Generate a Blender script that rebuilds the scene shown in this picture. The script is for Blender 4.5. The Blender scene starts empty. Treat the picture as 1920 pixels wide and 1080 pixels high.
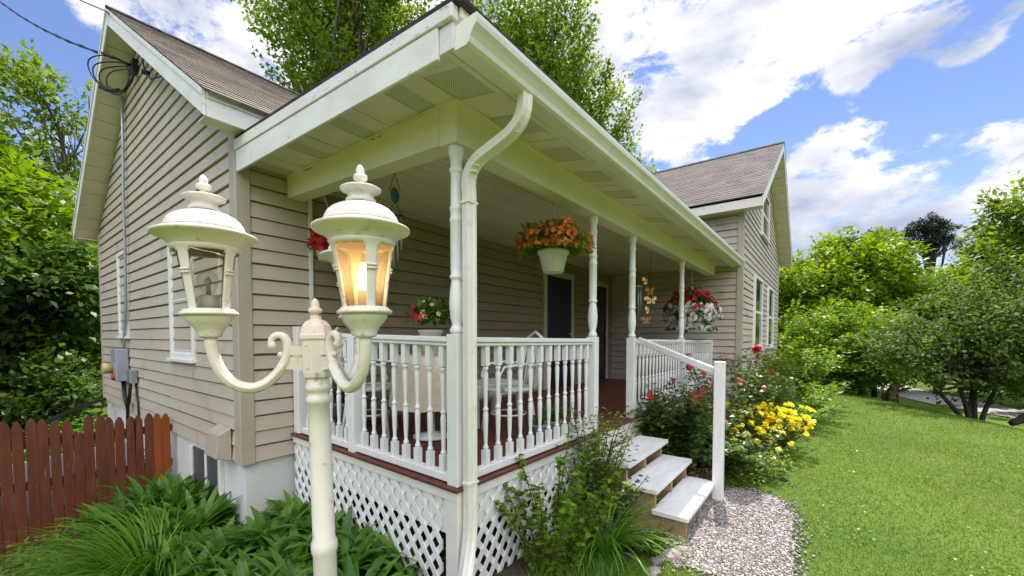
import bpy, math, random
import numpy as np
from mathutils import Vector, Matrix
random.seed(7); rng = np.random.default_rng(11)
R = math.radians
sc = bpy.context.scene
COL = sc.collection

# ------------------------------------------------------------------ helpers
class MB:
    """collects faces for ONE mesh object"""
    def __init__(s): s.v = []; s.f = []; s.sm = []
    def quad(s, pts, smooth=False):
        n = len(s.v); s.v += [tuple(p) for p in pts]; s.f.append(tuple(range(n, n+len(pts)))); s.sm.append(smooth)
    def box(s, x0, x1, y0, y1, z0, z1):
        s.hexa([(x0,y0,z0),(x1,y0,z0),(x1,y1,z0),(x0,y1,z0),(x0,y0,z1),(x1,y0,z1),(x1,y1,z1),(x0,y1,z1)])
        return s
    def hexa(s, p):
        n = len(s.v); s.v += [tuple(q) for q in p]
        for f in ((0,3,2,1),(4,5,6,7),(0,1,5,4),(1,2,6,5),(2,3,7,6),(3,0,4,7)):
            s.f.append(tuple(n+i for i in f)); s.sm.append(False)
        return s
    def bar(s, a, b, w, h, up=(0,0,1)):
        a, b = Vector(a), Vector(b); d = (b-a).normalized(); r = d.cross(Vector(up)).normalized(); u = r.cross(d)
        p = []
        for e in (a, b):
            for (i, j) in ((-1,-1),(1,-1),(1,1),(-1,1)): p.append(e + r*(i*w/2) + u*(j*h/2))
        return s.hexa([p[0],p[1],p[2],p[3],p[4],p[5],p[6],p[7]])
    def tube(s, path, rad, n=8, caps=True, smooth=True, flat=None):
        path = [Vector(p) for p in path]
        if not hasattr(rad, '__len__'): rad = [rad]*len(path)
        base = len(s.v); ref = None
        for i, p in enumerate(path):
            d = (path[min(i+1, len(path)-1)] - path[max(i-1, 0)]).normalized()
            if ref is None:
                ref = d.cross(Vector((0,0,1)) if abs(d.z) < .9 else Vector((0,1,0))).normalized()
            else:
                ref = (ref - d*ref.dot(d)).normalized()
            o = d.cross(ref)
            for k in range(n):
                a = 2*math.pi*k/n; c, q = math.cos(a), math.sin(a)
                if flat: c *= flat
                s.v.append(tuple(p + (ref*c + o*q)*rad[i]))
        for i in range(len(path)-1):
            for k in range(n):
                a = base+i*n+k; b = base+i*n+(k+1) % n
                s.f.append((a, b, b+n, a+n)); s.sm.append(smooth)
        if caps:
            s.f.append(tuple(base+k for k in reversed(range(n)))); s.sm.append(False)
            e = base+(len(path)-1)*n
            s.f.append(tuple(e+k for k in range(n))); s.sm.append(False)
        return s
    def lathe(s, prof, c=(0,0,0), n=20, flute=None, smooth=True, cap=True):
        base = len(s.v)
        for (r, z) in prof:
            for k in range(n):
                a = 2*math.pi*k/n
                rr = r
                if flute and flute[0] <= z <= flute[1] and k % 2: rr = r*(1-flute[2])
                s.v.append((c[0]+rr*math.cos(a), c[1]+rr*math.sin(a), c[2]+z))
        for i in range(len(prof)-1):
            for k in range(n):
                a = base+i*n+k; b = base+i*n+(k+1) % n
                s.f.append((a, b, b+n, a+n)); s.sm.append(smooth)
        if cap:
            s.f.append(tuple(base+k for k in reversed(range(n)))); s.sm.append(False)
            e = base+(len(prof)-1)*n
            s.f.append(tuple(e+k for k in range(n))); s.sm.append(False)
        return s
    def prism(s, poly, fn, t0, t1):
        """poly in 2D, fn(u,v,t)->3D, extruded from t0 to t1"""
        n = len(poly); b = len(s.v)
        for t in (t0, t1): s.v += [tuple(fn(u, v, t)) for (u, v) in poly]
        s.f.append(tuple(b+i for i in reversed(range(n)))); s.f.append(tuple(b+n+i for i in range(n))); s.sm += [False, False]
        for i in range(n):
            j = (i+1) % n; s.f.append((b+i, b+j, b+n+j, b+n+i)); s.sm.append(False)
        return s
    def shear(s, fn):
        s.v = [(x, y, z+fn(x, y)) for (x, y, z) in s.v]; return s
    def build(s, name, mat, parent=None, bevel=0, origin=None, seg=1):
        me = bpy.data.meshes.new(name)
        vs = s.v
        if origin is not None: vs = [(x-origin[0], y-origin[1], z-origin[2]) for (x, y, z) in vs]
        me.from_pydata(vs, [], s.f)
        me.polygons.foreach_set('use_smooth', s.sm); me.update()
        o = bpy.data.objects.new(name, me); COL.objects.link(o)
        if mat: me.materials.append(mat)
        if origin is not None: o.location = origin
        if parent is not None: attach(o, parent)
        if bevel:
            b = o.modifiers.new('Bevel', 'BEVEL'); b.width = bevel; b.segments = seg; b.limit_method = 'ANGLE'; b.angle_limit = R(40)
        return o

def world_of(p):
    m = Matrix.Translation(p.location) @ p.rotation_euler.to_matrix().to_4x4()
    return world_of(p.parent) @ m if p.parent else m
def attach(o, parent):
    """parent an object whose coordinates are given in world space"""
    o.parent = parent
    m = world_of(parent).inverted() @ (Matrix.Translation(o.location) @ o.rotation_euler.to_matrix().to_4x4())
    o.location = m.to_translation(); o.rotation_euler = m.to_euler()
def tag(o, label=None, cat=None, group=None, kind=None):
    if label: o['label'] = label
    if cat: o['category'] = cat
    if group: o['group'] = group
    if kind: o['kind'] = kind
    return o
def empty(name, loc, label, cat, group=None):
    o = bpy.data.objects.new(name, None); COL.objects.link(o); o.location = loc; o.empty_display_size = .1
    return tag(o, label, cat, group)
def arr_mesh(name, V, F, mat, parent=None, tint=None, smooth=False, mats=None, midx=None):
    """V (N,3), F (M,k) numpy -> one object"""
    me = bpy.data.meshes.new(name); k = F.shape[1]
    me.vertices.add(len(V)); me.vertices.foreach_set('co', V.astype(np.float32).ravel())
    me.loops.add(F.size); me.loops.foreach_set('vertex_index', F.astype(np.int32).ravel())
    me.polygons.add(len(F)); me.polygons.foreach_set('loop_start', np.arange(0, F.size, k, dtype=np.int32))
    if smooth: me.polygons.foreach_set('use_smooth', np.ones(len(F), dtype=bool))
    for m in (mats or [mat]): me.materials.append(m)
    if midx is not None: me.polygons.foreach_set('material_index', midx.astype(np.int32))
    me.update(calc_edges=True)
    if tint is not None:
        a = me.attributes.new('tint', 'FLOAT', 'FACE'); a.data.foreach_set('value', tint.astype(np.float32))
    o = bpy.data.objects.new(name, me); COL.objects.link(o)
    if parent is not None: attach(o, parent)
    return o
def nrm(a): return a/np.maximum(np.linalg.norm(a, axis=-1, keepdims=True), 1e-9)

# ------------------------------------------------------------------ materials
def newmat(name):
    m = bpy.data.materials.new(name); m.use_nodes = True
    nt = m.node_tree; return m, nt, nt.nodes['Principled BSDF']
def mat(name, c1, c2=None, rough=.6, scale=6, bump=0, bscale=40, detail=6, lo=.35, hi=.7, metal=0, stretch=None, c3=None, c3lo=.6, c3hi=.7, c3scale=14, spec=.4):
    m, nt, b = newmat(name); N, L = nt.nodes, nt.links
    b.inputs['Roughness'].default_value = rough; b.inputs['Metallic'].default_value = metal
    b.inputs['Specular IOR Level'].default_value = spec
    tc = N.new('ShaderNodeTexCoord'); vec = tc.outputs['Object']
    if stretch:
        mp = N.new('ShaderNodeMapping'); mp.inputs['Scale'].default_value = stretch; L.new(vec, mp.inputs['Vector']); vec = mp.outputs['Vector']
    col = None
    if c2 is not None:
        n = N.new('ShaderNodeTexNoise'); n.inputs['Scale'].default_value = scale; n.inputs['Detail'].default_value = detail
        L.new(vec, n.inputs['Vector'])
        r = N.new('ShaderNodeValToRGB'); r.color_ramp.elements[0].position = lo; r.color_ramp.elements[1].position = hi
        r.color_ramp.elements[0].color = (*c1, 1); r.color_ramp.elements[1].color = (*c2, 1)
        L.new(n.outputs['Fac'], r.inputs['Fac']); col = r.outputs['Color']
    if c3 is not None:
        n3 = N.new('ShaderNodeTexNoise'); n3.inputs['Scale'].default_value = c3scale; n3.inputs['Detail'].default_value = 9; n3.inputs['Roughness'].default_value = .65
        L.new(vec, n3.inputs['Vector'])
        mr = N.new('ShaderNodeMapRange'); mr.inputs['From Min'].default_value = c3lo; mr.inputs['From Max'].default_value = c3hi
        L.new(n3.outputs['Fac'], mr.inputs['Value'])
        mx = N.new('ShaderNodeMix'); mx.data_type = 'RGBA'
        L.new(mr.outputs['Result'], mx.inputs[0])
        if col: L.new(col, mx.inputs[6])
        else: mx.inputs[6].default_value = (*c1, 1)
        mx.inputs[7].default_value = (*c3, 1); col = mx.outputs[2]
    if col: L.new(col, b.inputs['Base Color'])
    else: b.inputs['Base Color'].default_value = (*c1, 1)
    if bump:
        n2 = N.new('ShaderNodeTexNoise'); n2.inputs['Scale'].default_value = bscale; n2.inputs['Detail'].default_value = 5
        L.new(vec, n2.inputs['Vector'])
        bp = N.new('ShaderNodeBump'); bp.inputs['Strength'].default_value = bump; bp.inputs['Distance'].default_value = .01
        L.new(n2.outputs['Fac'], bp.inputs['Height']); L.new(bp.outputs['Normal'], b.inputs['Normal'])
    return m
def leafmat(name, dark, light, trans=.35, rough=.45, mid=None):
    m, nt, b = newmat(name); N, L = nt.nodes, nt.links
    a = N.new('ShaderNodeAttribute'); a.attribute_name = 'tint'
    r = N.new('ShaderNodeValToRGB'); r.color_ramp.elements[0].color = (*dark, 1); r.color_ramp.elements[1].color = (*light, 1)
    if mid:
        e = r.color_ramp.elements.new(.5); e.color = (*mid, 1)
    L.new(a.outputs['Fac'], r.inputs['Fac']); L.new(r.outputs['Color'], b.inputs['Base Color'])
    b.inputs['Roughness'].default_value = rough; b.inputs['Specular IOR Level'].default_value = .35
    t = N.new('ShaderNodeBsdfTranslucent'); mx = N.new('ShaderNodeMixShader'); mx.inputs[0].default_value = trans
    hs = N.new('ShaderNodeHueSaturation'); hs.inputs['Value'].default_value = 1.4; hs.inputs['Saturation'].default_value = 1.05; hs.inputs['Hue'].default_value = .492
    L.new(r.outputs['Color'], hs.inputs['Color']); L.new(hs.outputs['Color'], t.inputs['Color'])
    L.new(b.outputs['BSDF'], mx.inputs[1]); L.new(t.outputs['BSDF'], mx.inputs[2])
    L.new(mx.outputs['Shader'], N['Material Output'].inputs['Surface'])
    return m
M = {}
M['siding'] = mat('vinyl_siding', (.50,.42,.345), (.58,.495,.41), .55, 1.1, .12, 90, c3=(.30,.25,.19), c3lo=.54, c3hi=.82, c3scale=2.2, spec=.3)
M['siding_porch'] = mat('darker_siding', (.27,.205,.125), (.32,.25,.16), .5, 1.1, .12, 90, c3=(.20,.15,.09), c3lo=.54, c3hi=.82, c3scale=2.2, spec=.3)  # darker siding colour for the wall behind the porch
M['trim_beige'] = mat('beige_trim', (.41,.345,.275), (.48,.41,.335), .5, 3, .05, 60)
M['white'] = mat('white_paint', (.82,.78,.72), (.75,.70,.63), .45, 5, .08, 70, c3=(.55,.50,.42), c3lo=.62, c3hi=.8, c3scale=9)
M['white_clean'] = mat('white_rail_paint', (.83,.81,.79), (.77,.745,.72), .4, 8, .06, 60, c3=(.62,.58,.52), c3lo=.66, c3hi=.85, c3scale=16)
M['white_old'] = mat('weathered_white_paint', (.83,.80,.77), (.73,.69,.64), .55, 3, .2, 50, c3=(.33,.28,.21), c3lo=.60, c3hi=.74, c3scale=11, stretch=(1,1,2))
M['trim_light'] = mat('cream_door_trim', (.55,.50,.40), (.48,.43,.34), .5, 4)
M['beam'] = mat('cream_beam_paint', (.86,.755,.61), (.80,.69,.55), .5, 3, .1, 50, c3=(.16,.11,.07), c3lo=.68, c3hi=.73, c3scale=13)
M['tread'] = mat('worn_white_tread', (.78,.77,.75), (.66,.64,.61), .6, 5, .3, 60, c3=(.42,.38,.34), c3lo=.62, c3hi=.80, c3scale=9, stretch=(.6,3,3))
M['ceiling'] = mat('porch_ceiling_paint', (.76,.70,.57), (.66,.60,.48), .55, 2.2, .15, 30, c3=(.55,.51,.43), c3lo=.55, c3hi=.75, c3scale=5, stretch=(.4,3,1))
M['soffit'] = mat('soffit_vinyl', (.80,.71,.58), (.72,.63,.50), .5, 4, c3=(.42,.38,.27), c3lo=.6, c3hi=.8, c3scale=5)
M['gutter'] = mat('gutter_enamel', (.84,.79,.70), (.77,.71,.61), .3, 3, .05, 30, c3=(.42,.40,.33), c3lo=.6, c3hi=.8, c3scale=5, stretch=(1,1,1), spec=.5)
M['concrete'] = mat('painted_foundation', (.74,.73,.72), (.62,.60,.57), .8, 2, .5, 25, c3=(.42,.38,.33), c3lo=.6, c3hi=.8, c3scale=3.5)
M['deck'] = mat('redwood_stain_deck', (.115,.028,.016), (.17,.045,.026), .45, 4, .15, 40, stretch=(1,6,1), c3=(.07,.02,.014), c3lo=.5, c3hi=.7, c3scale=6)
M['bare_wood'] = mat('bare_lumber', (.42,.29,.14), (.30,.20,.10), .75, 3, .2, 50, stretch=(1,1,8))
M['fence_red'] = mat('red_stained_picket', (.165,.044,.017), (.10,.027,.012), .6, 3.5, .3, 35, stretch=(6,6,.8), c3=(.30,.20,.14), c3lo=.63, c3hi=.72, c3scale=9)
M['fence_new'] = mat('new_orange_stained_picket', (.33,.075,.014), (.22,.05,.012), .5, 4, .2, 35, stretch=(6,6,.8))
M['pane'] = mat('dark_window_glass', (.018,.02,.022), rough=.06, spec=.9)
M['screen'] = mat('window_screen', (.07,.07,.075), (.10,.10,.105), .5, 9)
M['door'] = mat('navy_door_paint', (.008,.011,.03), rough=.35)
M['dark'] = mat('black_plastic', (.012,.012,.013), rough=.5)
M['metal'] = mat('galvanised_steel', (.42,.43,.45), (.33,.34,.36), .4, 8, metal=.6)
M['grey_box'] = mat('grey_meter_enamel', (.38,.42,.50), (.32,.36,.43), .4, 6, metal=.2)
M['lamp'] = mat('aged_cream_enamel', (.83,.74,.64), (.75,.64,.53), .45, 7, .14, 60, c3=(.36,.26,.17), c3lo=.59, c3hi=.72, c3scale=22, spec=.5)
M['lamp_cap'] = mat('chalky_cap_enamel', (.80,.75,.70), (.70,.62,.55), .5, 9, .12, 50, c3=(.36,.27,.21), c3lo=.52, c3hi=.74, c3scale=8, stretch=(1.5,1.5,.5), spec=.4)
M['soil'] = mat('garden_soil', (.045,.03,.02), (.09,.062,.042), .95, 14, .9, 60)
M['wicker'] = mat('white_wicker', (.76,.75,.72), (.62,.60,.56), .6, 40, .3, 90)
M['cloth'] = mat('lace_tablecloth', (.62,.50,.41), (.72,.60,.50), .85, 30, .2, 120)
M['pot'] = mat('off_white_pot', (.70,.66,.58), (.62,.57,.48), .5, 6, c3=(.38,.30,.2), c3lo=.62, c3hi=.8)
M['wire_white'] = mat('white_hanger_wire', (.6,.58,.54), rough=.5)
M['bark'] = mat('bark', (.07,.052,.038), (.12,.095,.07), .9, 6, .9, 30, stretch=(1,1,.3))
M['bark_dark'] = mat('dark_bark', (.035,.027,.02), (.065,.052,.04), .9, 6, .9, 30, stretch=(1,1,.3))
M['stone'] = mat('field_stone', (.20,.17,.15), (.32,.28,.25), .85, 5, .8, 18)
M['gravel'] = mat('pebble', (.42,.36,.33), (.6,.56,.53), .85, 3)
M['drive'] = mat('gravel_drive', (.34,.32,.31), (.44,.42,.41), .9, 5, .4, 30)
M['teal'] = mat('teal_glaze', (.015,.10,.13), (.03,.17,.19), .25, 12)
M['brass'] = mat('copper_butterfly', (.75,.42,.14), (.85,.55,.25), .45, 10)
M['orangecap'] = mat('meter_glass_cap', (.55,.40,.16), rough=.3)
M['redtag'] = mat('red_plastic', (.45,.03,.02), rough=.5)
# soffit vents: rows of small dark perforations
def ventmat():
    m, nt, b = newmat('perforated_soffit'); N, L = nt.nodes, nt.links
    tc = N.new('ShaderNodeTexCoord'); sx = N.new('ShaderNodeSeparateXYZ'); L.new(tc.outputs['Object'], sx.inputs[0])
    def sn(o, k):
        a = N.new('ShaderNodeMath'); a.operation = 'MULTIPLY'; a.inputs[1].default_value = k; L.new(o, a.inputs[0])
        q = N.new('ShaderNodeMath'); q.operation = 'SINE'; L.new(a.outputs[0], q.inputs[0]); return q.outputs[0]
    p = N.new('ShaderNodeMath'); p.operation = 'MULTIPLY'; L.new(sn(sx.outputs['X'], 400), p.inputs[0]); L.new(sn(sx.outputs['Y'], 400), p.inputs[1])
    g = N.new('ShaderNodeMath'); g.operation = 'GREATER_THAN'; g.inputs[1].default_value = .25; L.new(p.outputs[0], g.inputs[0])
    mx = N.new('ShaderNodeMix'); mx.data_type = 'RGBA'; mx.inputs[6].default_value = (.70,.64,.50,1); mx.inputs[7].default_value = (.26,.23,.17,1)
    L.new(g.outputs[0], mx.inputs[0]); L.new(mx.outputs[2], b.inputs['Base Color']); b.inputs['Roughness'].default_value = .55
    return m
M['vent'] = ventmat()
def shinglemat(name, ax, c1=(.145,.117,.09,1), c2=(.265,.22,.178,1)):
    m, nt, b = newmat(name); N, L = nt.nodes, nt.links
    tc = N.new('ShaderNodeTexCoord'); sx = N.new('ShaderNodeSeparateXYZ'); L.new(tc.outputs['Object'], sx.inputs[0])
    cb = N.new('ShaderNodeCombineXYZ'); L.new(sx.outputs[ax], cb.inputs[0]); L.new(sx.outputs['Z'], cb.inputs[1])
    br = N.new('ShaderNodeTexBrick'); br.offset = .37; br.inputs['Scale'].default_value = 1
    br.inputs['Brick Width'].default_value = .22; br.inputs['Row Height'].default_value = .0732; br.inputs['Mortar Size'].default_value = .004
    br.inputs['Color1'].default_value = c1; br.inputs['Color2'].default_value = c2; br.inputs['Mortar'].default_value = (.07,.055,.045,1)
    br.inputs['Bias'].default_value = -.1
    L.new(cb.outputs[0], br.inputs['Vector'])
    n = N.new('ShaderNodeTexNoise'); n.inputs['Scale'].default_value = 120; L.new(tc.outputs['Object'], n.inputs['Vector'])
    n2 = N.new('ShaderNodeTexNoise'); n2.inputs['Scale'].default_value = 1.6; n2.inputs['Detail'].default_value = 6; L.new(tc.outputs['Object'], n2.inputs['Vector'])
    r = N.new('ShaderNodeMapRange'); r.inputs['From Min'].default_value = .25; r.inputs['From Max'].default_value = .75; r.inputs['To Min'].default_value = .6; r.inputs['To Max'].default_value = 1.35
    ad = N.new('ShaderNodeMath'); ad.operation = 'MULTIPLY_ADD'; ad.inputs[1].default_value = .6; L.new(n.outputs['Fac'], ad.inputs[0])
    hl = N.new('ShaderNodeMath'); hl.operation = 'MULTIPLY'; hl.inputs[1].default_value = .45; L.new(n2.outputs['Fac'], hl.inputs[0]); L.new(hl.outputs[0], ad.inputs[2])
    L.new(ad.outputs[0], r.inputs['Value'])
    mx = N.new('ShaderNodeMix'); mx.data_type = 'RGBA'; mx.blend_type = 'MULTIPLY'; mx.inputs[0].default_value = 1
    L.new(br.outputs['Color'], mx.inputs[6]); L.new(r.outputs['Result'], mx.inputs[7]); L.new(mx.outputs[2], b.inputs['Base Color'])
    b.inputs['Roughness'].default_value = .9
    bp = N.new('ShaderNodeBump'); bp.inputs['Strength'].default_value = .5; bp.inputs['Distance'].default_value = .008
    L.new(n.outputs['Fac'], bp.inputs['Height']); L.new(bp.outputs['Normal'], b.inputs['Normal'])
    return m
M['shingle_x'] = shinglemat('asphalt_shingle_main', 'X'); M['shingle_y'] = shinglemat('asphalt_shingle_wing', 'Y', (.095,.080,.070,1), (.165,.14,.124,1))
M['shingle_dark'] = mat('dark_shingle_edge', (.02,.02,.022), (.05,.045,.045), .9, 20, .5, 60)
def lawnmat():
    m, nt, b = newmat('lawn'); N, L = nt.nodes, nt.links
    tc = N.new('ShaderNodeTexCoord')
    n = N.new('ShaderNodeTexNoise'); n.inputs['Scale'].default_value = .55; n.inputs['Detail'].default_value = 8
    n2 = N.new('ShaderNodeTexNoise'); n2.inputs['Scale'].default_value = 26; n2.inputs['Detail'].default_value = 6
    L.new(tc.outputs['Object'], n.inputs['Vector']); L.new(tc.outputs['Object'], n2.inputs['Vector'])
    r = N.new('ShaderNodeValToRGB'); e = r.color_ramp.elements; e[0].position = .3; e[1].position = .72
    e[0].color = (.048,.098,.010,1); e[1].color = (.14,.195,.028,1)
    ad = N.new('ShaderNodeMath'); ad.operation = 'MULTIPLY_ADD'; ad.inputs[1].default_value = .55
    hl = N.new('ShaderNodeMath'); hl.operation = 'MULTIPLY'; hl.inputs[1].default_value = .45
    L.new(n.outputs['Fac'], ad.inputs[0]); L.new(n2.outputs['Fac'], hl.inputs[0]); L.new(hl.outputs[0], ad.inputs[2])
    L.new(ad.outputs[0], r.inputs['Fac']); L.new(r.outputs['Color'], b.inputs['Base Color']); b.inputs['Roughness'].default_value = .85
    b.inputs['Specular IOR Level'].default_value = .15
    bp = N.new('ShaderNodeBump'); bp.inputs['Strength'].default_value = .8; bp.inputs['Distance'].default_value = .03
    L.new(n2.outputs['Fac'], bp.inputs['Height']); L.new(bp.outputs['Normal'], b.inputs['Normal'])
    return m
M['lawn'] = lawnmat()
M['grass'] = leafmat('grass_blade', (.052,.122,.008), (.175,.26,.026), .35, .55)
gr_ = [q for q in M['grass'].node_tree.nodes if q.type == 'VALTORGB'][0].color_ramp; gr_.elements[1].position = .82; gq = gr_.elements.new(1.0); gq.color = (.33, .30, .11, 1)
M['leaf_maple'] = leafmat('maple_leaf', (.055,.115,.010), (.22,.31,.03), .5)
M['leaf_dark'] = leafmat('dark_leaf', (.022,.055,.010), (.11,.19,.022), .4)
M['leaf_bright'] = leafmat('bright_leaf', (.06,.14,.009), (.25,.37,.022), .45)
M['leaf_lime'] = leafmat('lime_leaf', (.075,.16,.009), (.29,.40,.024), .45)
M['leaf_olive'] = leafmat('olive_leaf', (.04,.085,.010), (.16,.235,.04), .4, .6)
M['needle'] = leafmat('pine_needle', (.02,.035,.02), (.06,.08,.045), .15)
M['leaf_bed'] = leafmat('bed_leaf', (.04,.12,.012), (.17,.34,.045), .4, .32)
M['leaf_day'] = leafmat('daylily_leaf', (.06,.16,.010), (.22,.42,.04), .4, .35)
M['leaf_rose'] = leafmat('rose_leaf', (.04,.085,.016), (.17,.25,.06), .4, .35)
M['leaf_shrub'] = leafmat('shrub_leaf', (.065,.14,.015), (.26,.36,.05), .45, .35)
M['leaf_red'] = leafmat('reddish_leaf', (.12,.06,.02), (.26,.16,.05), .35)
M['fl_red'] = leafmat('red_petal', (.35,.006,.008), (.60,.02,.02), .3, .5)
M['fl_orange'] = leafmat('orange_petal', (.55,.06,.02), (.85,.28,.04), .3, .5, (.72,.14,.02))
M['fl_pink'] = leafmat('crimson_petal', (.42,.01,.05), (.60,.03,.07), .3, .5)
M['fl_white'] = leafmat('white_petal', (.70,.66,.66), (.85,.83,.82), .3, .5)
M['fl_yellow'] = leafmat('yellow_petal', (.86,.68,.008), (.95,.86,.03), .3, .5)
M['fl_pale'] = leafmat('pale_yellow_petal', (.70,.62,.22), (.85,.80,.45), .3, .5)

# ------------------------------------------------------------------ terrain
def sst(t): t = np.clip(t, 0, 1); return t*t*(3-2*t)
def zt(X, Y):
    X = np.asarray(X, float); Y = np.asarray(Y, float)
    s = (X-10.46)*.458 + (Y+2.58)*(-.889)
    z = -1.3*sst(s/6)
    z = z - np.where(X < 1.37, np.clip((Y-1.5)/2, 0, 1)*np.minimum(.25*(1.37-X)+.05, .6), 0)
    return z + .012*np.sin(X*1.3+.5)*np.sin(Y*1.1)
def gz(x, y): return float(zt(x, y))
def axis(c0, c1, fine, far):
    a = list(np.arange(c0, c1, fine)); s = fine
    x = c1
    while x < far: a.append(x); s *= 1.35; x += s
    s = fine; x = c0-fine
    while x > -far: a.insert(0, x); s *= 1.35; x -= s
    return np.array(a)
def sheet(name, xs, ys, m, dz=0, mask=None, kind='structure'):
    gx, gy = np.meshgrid(xs, ys, indexing='ij'); V = np.stack([gx.ravel(), gy.ravel(), (zt(gx, gy)+dz).ravel()], 1)
    ny = len(ys); i = np.arange(len(xs)-1)[:, None]*ny + np.arange(ny-1)[None]; i = i.ravel()
    F = np.stack([i, i+ny, i+ny+1, i+1], 1)
    if mask is not None:
        c = V[F].mean(1); F = F[mask(c[:, 0], c[:, 1])]
    o = arr_mesh(name, V, F, m, smooth=True); return tag(o, kind=kind)
lawn = sheet('lawn', axis(-3, 20, .25, 420), axis(-8, 8, .25, 420), M['lawn'])
def in_front_bed(x, y):
    return (y < 1.86) & (y > 1.0+.12*np.sin(x*5)+np.clip((x-2.6)*.1, -.05, .1)) & (x > 1.9) & (x < 3.45)
def in_rose_bed(x, y):
    return (y < 1.8) & (x > 4.62) & (x < 12) & (y > .56 + .12*np.sin(x*1.7) - .02*(x-5) + np.clip((5.3-x)*.5, 0, .4))
def in_left_bed(x, y):
    return (x < 1.95) & (y > 1.75 + .1*np.sin(x*4)) & (y < 6.2) & (x > -1.2)
def in_gravel(x, y):
    u, v = (x-3.98)/.95, (y-.62)/.45
    w = .14*np.sin(x*4.3)+.12*np.sin(y*7+x*2)+.08*np.sin(x*13+y*5)
    return ((np.abs(u)**2.6+np.abs(v)**2.6) < 1+w) | ((x > 3.42) & (x < 4.62) & (y > .55) & (y < 1.85))
sheet('garden_bed', np.arange(-1.5, 12.2, .06), np.arange(.1, 6.5, .06), M['soil'], .014,
      lambda x, y: in_front_bed(x, y) | in_rose_bed(x, y) | in_left_bed(x, y))
sheet('porch_underside_soil', np.arange(1.8, 9, .3), np.arange(1.8, 4, .3), M['soil'], .01)
sheet('gravel_bed', np.arange(2.6, 5.6, .04), np.arange(-.2, 1.9, .04), M['gravel'], .01, in_gravel)
# driveway curving behind the lawn
dr = MB(); pts = [(40,-1.5),(31,-3.2),(25.5,-5.0),(21,-8.4),(18,-13.5),(16,-22)]
for (a, b) in zip(pts[:-1], pts[1:]):
    for k in range(8):
        p = []
        for t in (k/8, (k+1)/8):
            x, y = a[0]+(b[0]-a[0])*t, a[1]+(b[1]-a[1])*t; dx, dy = b[0]-a[0], b[1]-a[1]; l = math.hypot(dx, dy)
            p += [(x-dy/l*1.25, y+dx/l*1.25), (x+dy/l*1.25, y-dx/l*1.25)]
        dr.quad([(q[0], q[1], gz(*q)+.03) for q in (p[0], p[1], p[3], p[2])])
tag(dr.build('driveway', M['drive']), kind='structure')

# ------------------------------------------------------------------ foliage tools
def rand_unit(n):
    a = rng.normal(size=(n, 3)); return nrm(a)
def leaf_quads(P, D, Nn, Ln, Wd, fold=.12):
    """rhombic leaves, folded along the midrib"""
    D = nrm(D); Rt = nrm(np.cross(D, Nn)); Nn = np.cross(Rt, D)
    L_, W_ = Ln[:, None], Wd[:, None]
    a = P; b = P + D*L_*.42 + Rt*W_*.5 + Nn*W_*fold; c = P + D*L_ - Nn*L_*.08; d = P + D*L_*.42 - Rt*W_*.5 + Nn*W_*fold
    V = np.stack([a, b, c, d], 1).reshape(-1, 3); F = np.arange(len(P)*4).reshape(-1, 4)
    return V, F
def blades(P, H, Ln, Wd, k=4, lift=1.2, droop=1.0, shape='grass', crease=0.0):
    """curved strips: P base, H horizontal unit dir, first rising then drooping"""
    n = len(P); t = np.linspace(0, 1, k+1); Rt = np.stack([-H[:, 1], H[:, 0], np.zeros(n)], 1)
    lift = np.broadcast_to(lift, n); droop = np.broadcast_to(droop, n)
    ang = lift[:, None] - droop[:, None]*t[None]*1.0
    st = Ln[:, None]/k
    ca = np.cumsum(np.cos(ang)*st, 1) - np.cos(ang)*st; sa = np.cumsum(np.sin(ang)*st, 1) - np.sin(ang)*st
    C = P[:, None] + H[:, None]*ca[..., None]; C = C + np.array([0, 0, 1.])*sa[..., None]
    if shape == 'grass': w = (1-t)**.6*.9 + .06
    elif shape == 'lance': w = np.sin(np.pi*np.clip(t*.93+.06, 0, 1))**.8 + .02
    w = w[None]*Wd[:, None]/2
    up = np.stack([-H[:, 0], -H[:, 1], np.zeros(n)], 1)[:, None]*np.sin(ang)[..., None] + np.array([0, 0, 1.])*np.cos(ang)[..., None]
    if crease:
        Lf = C + Rt[:, None]*w[..., None] + up*(w*crease)[..., None]; Rg = C - Rt[:, None]*w[..., None] + up*(w*crease)[..., None]
        V = np.stack([Lf, C, Rg], 2).reshape(-1, 3); m = 3
    else:
        V = np.stack([C + Rt[:, None]*w[..., None], C - Rt[:, None]*w[..., None]], 2).reshape(-1, 3); m = 2
    b0 = np.arange(n)[:, None]*(k+1)*m + np.arange(k)[None]*m; b0 = b0.ravel(); F = []
    for j in range(m-1): F.append(np.stack([b0+j, b0+j+1, b0+j+1+m, b0+j+m], 1))
    F = np.concatenate(F); per = np.concatenate([np.repeat(np.arange(n), k)]*(m-1))
    return V, F, per
def flowers(C, Nn, r, petals=5, cup=.2):
    n = len(C); Nn = nrm(Nn); t1 = nrm(np.cross(Nn, rand_unit(n))); t2 = np.cross(Nn, t1); Vs = []
    off = rng.uniform(0, 6.28, n)
    for k in range(petals):
        a = off+2*math.pi*k/petals; h = math.pi/petals
        def pt(an, rr, up): return C + (t1*np.cos(an)[:, None] + t2*np.sin(an)[:, None])*(r*rr)[:, None] + Nn*(r*up)[:, None]
        Vs.append(np.stack([C, pt(a-h*.85, .75, cup), pt(a, 1.0, cup*.8), pt(a+h*.85, .75, cup)], 1))
    V = np.concatenate(Vs).reshape(-1, 3); F = np.arange(len(V)).reshape(-1, 4)
    return V, F
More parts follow.
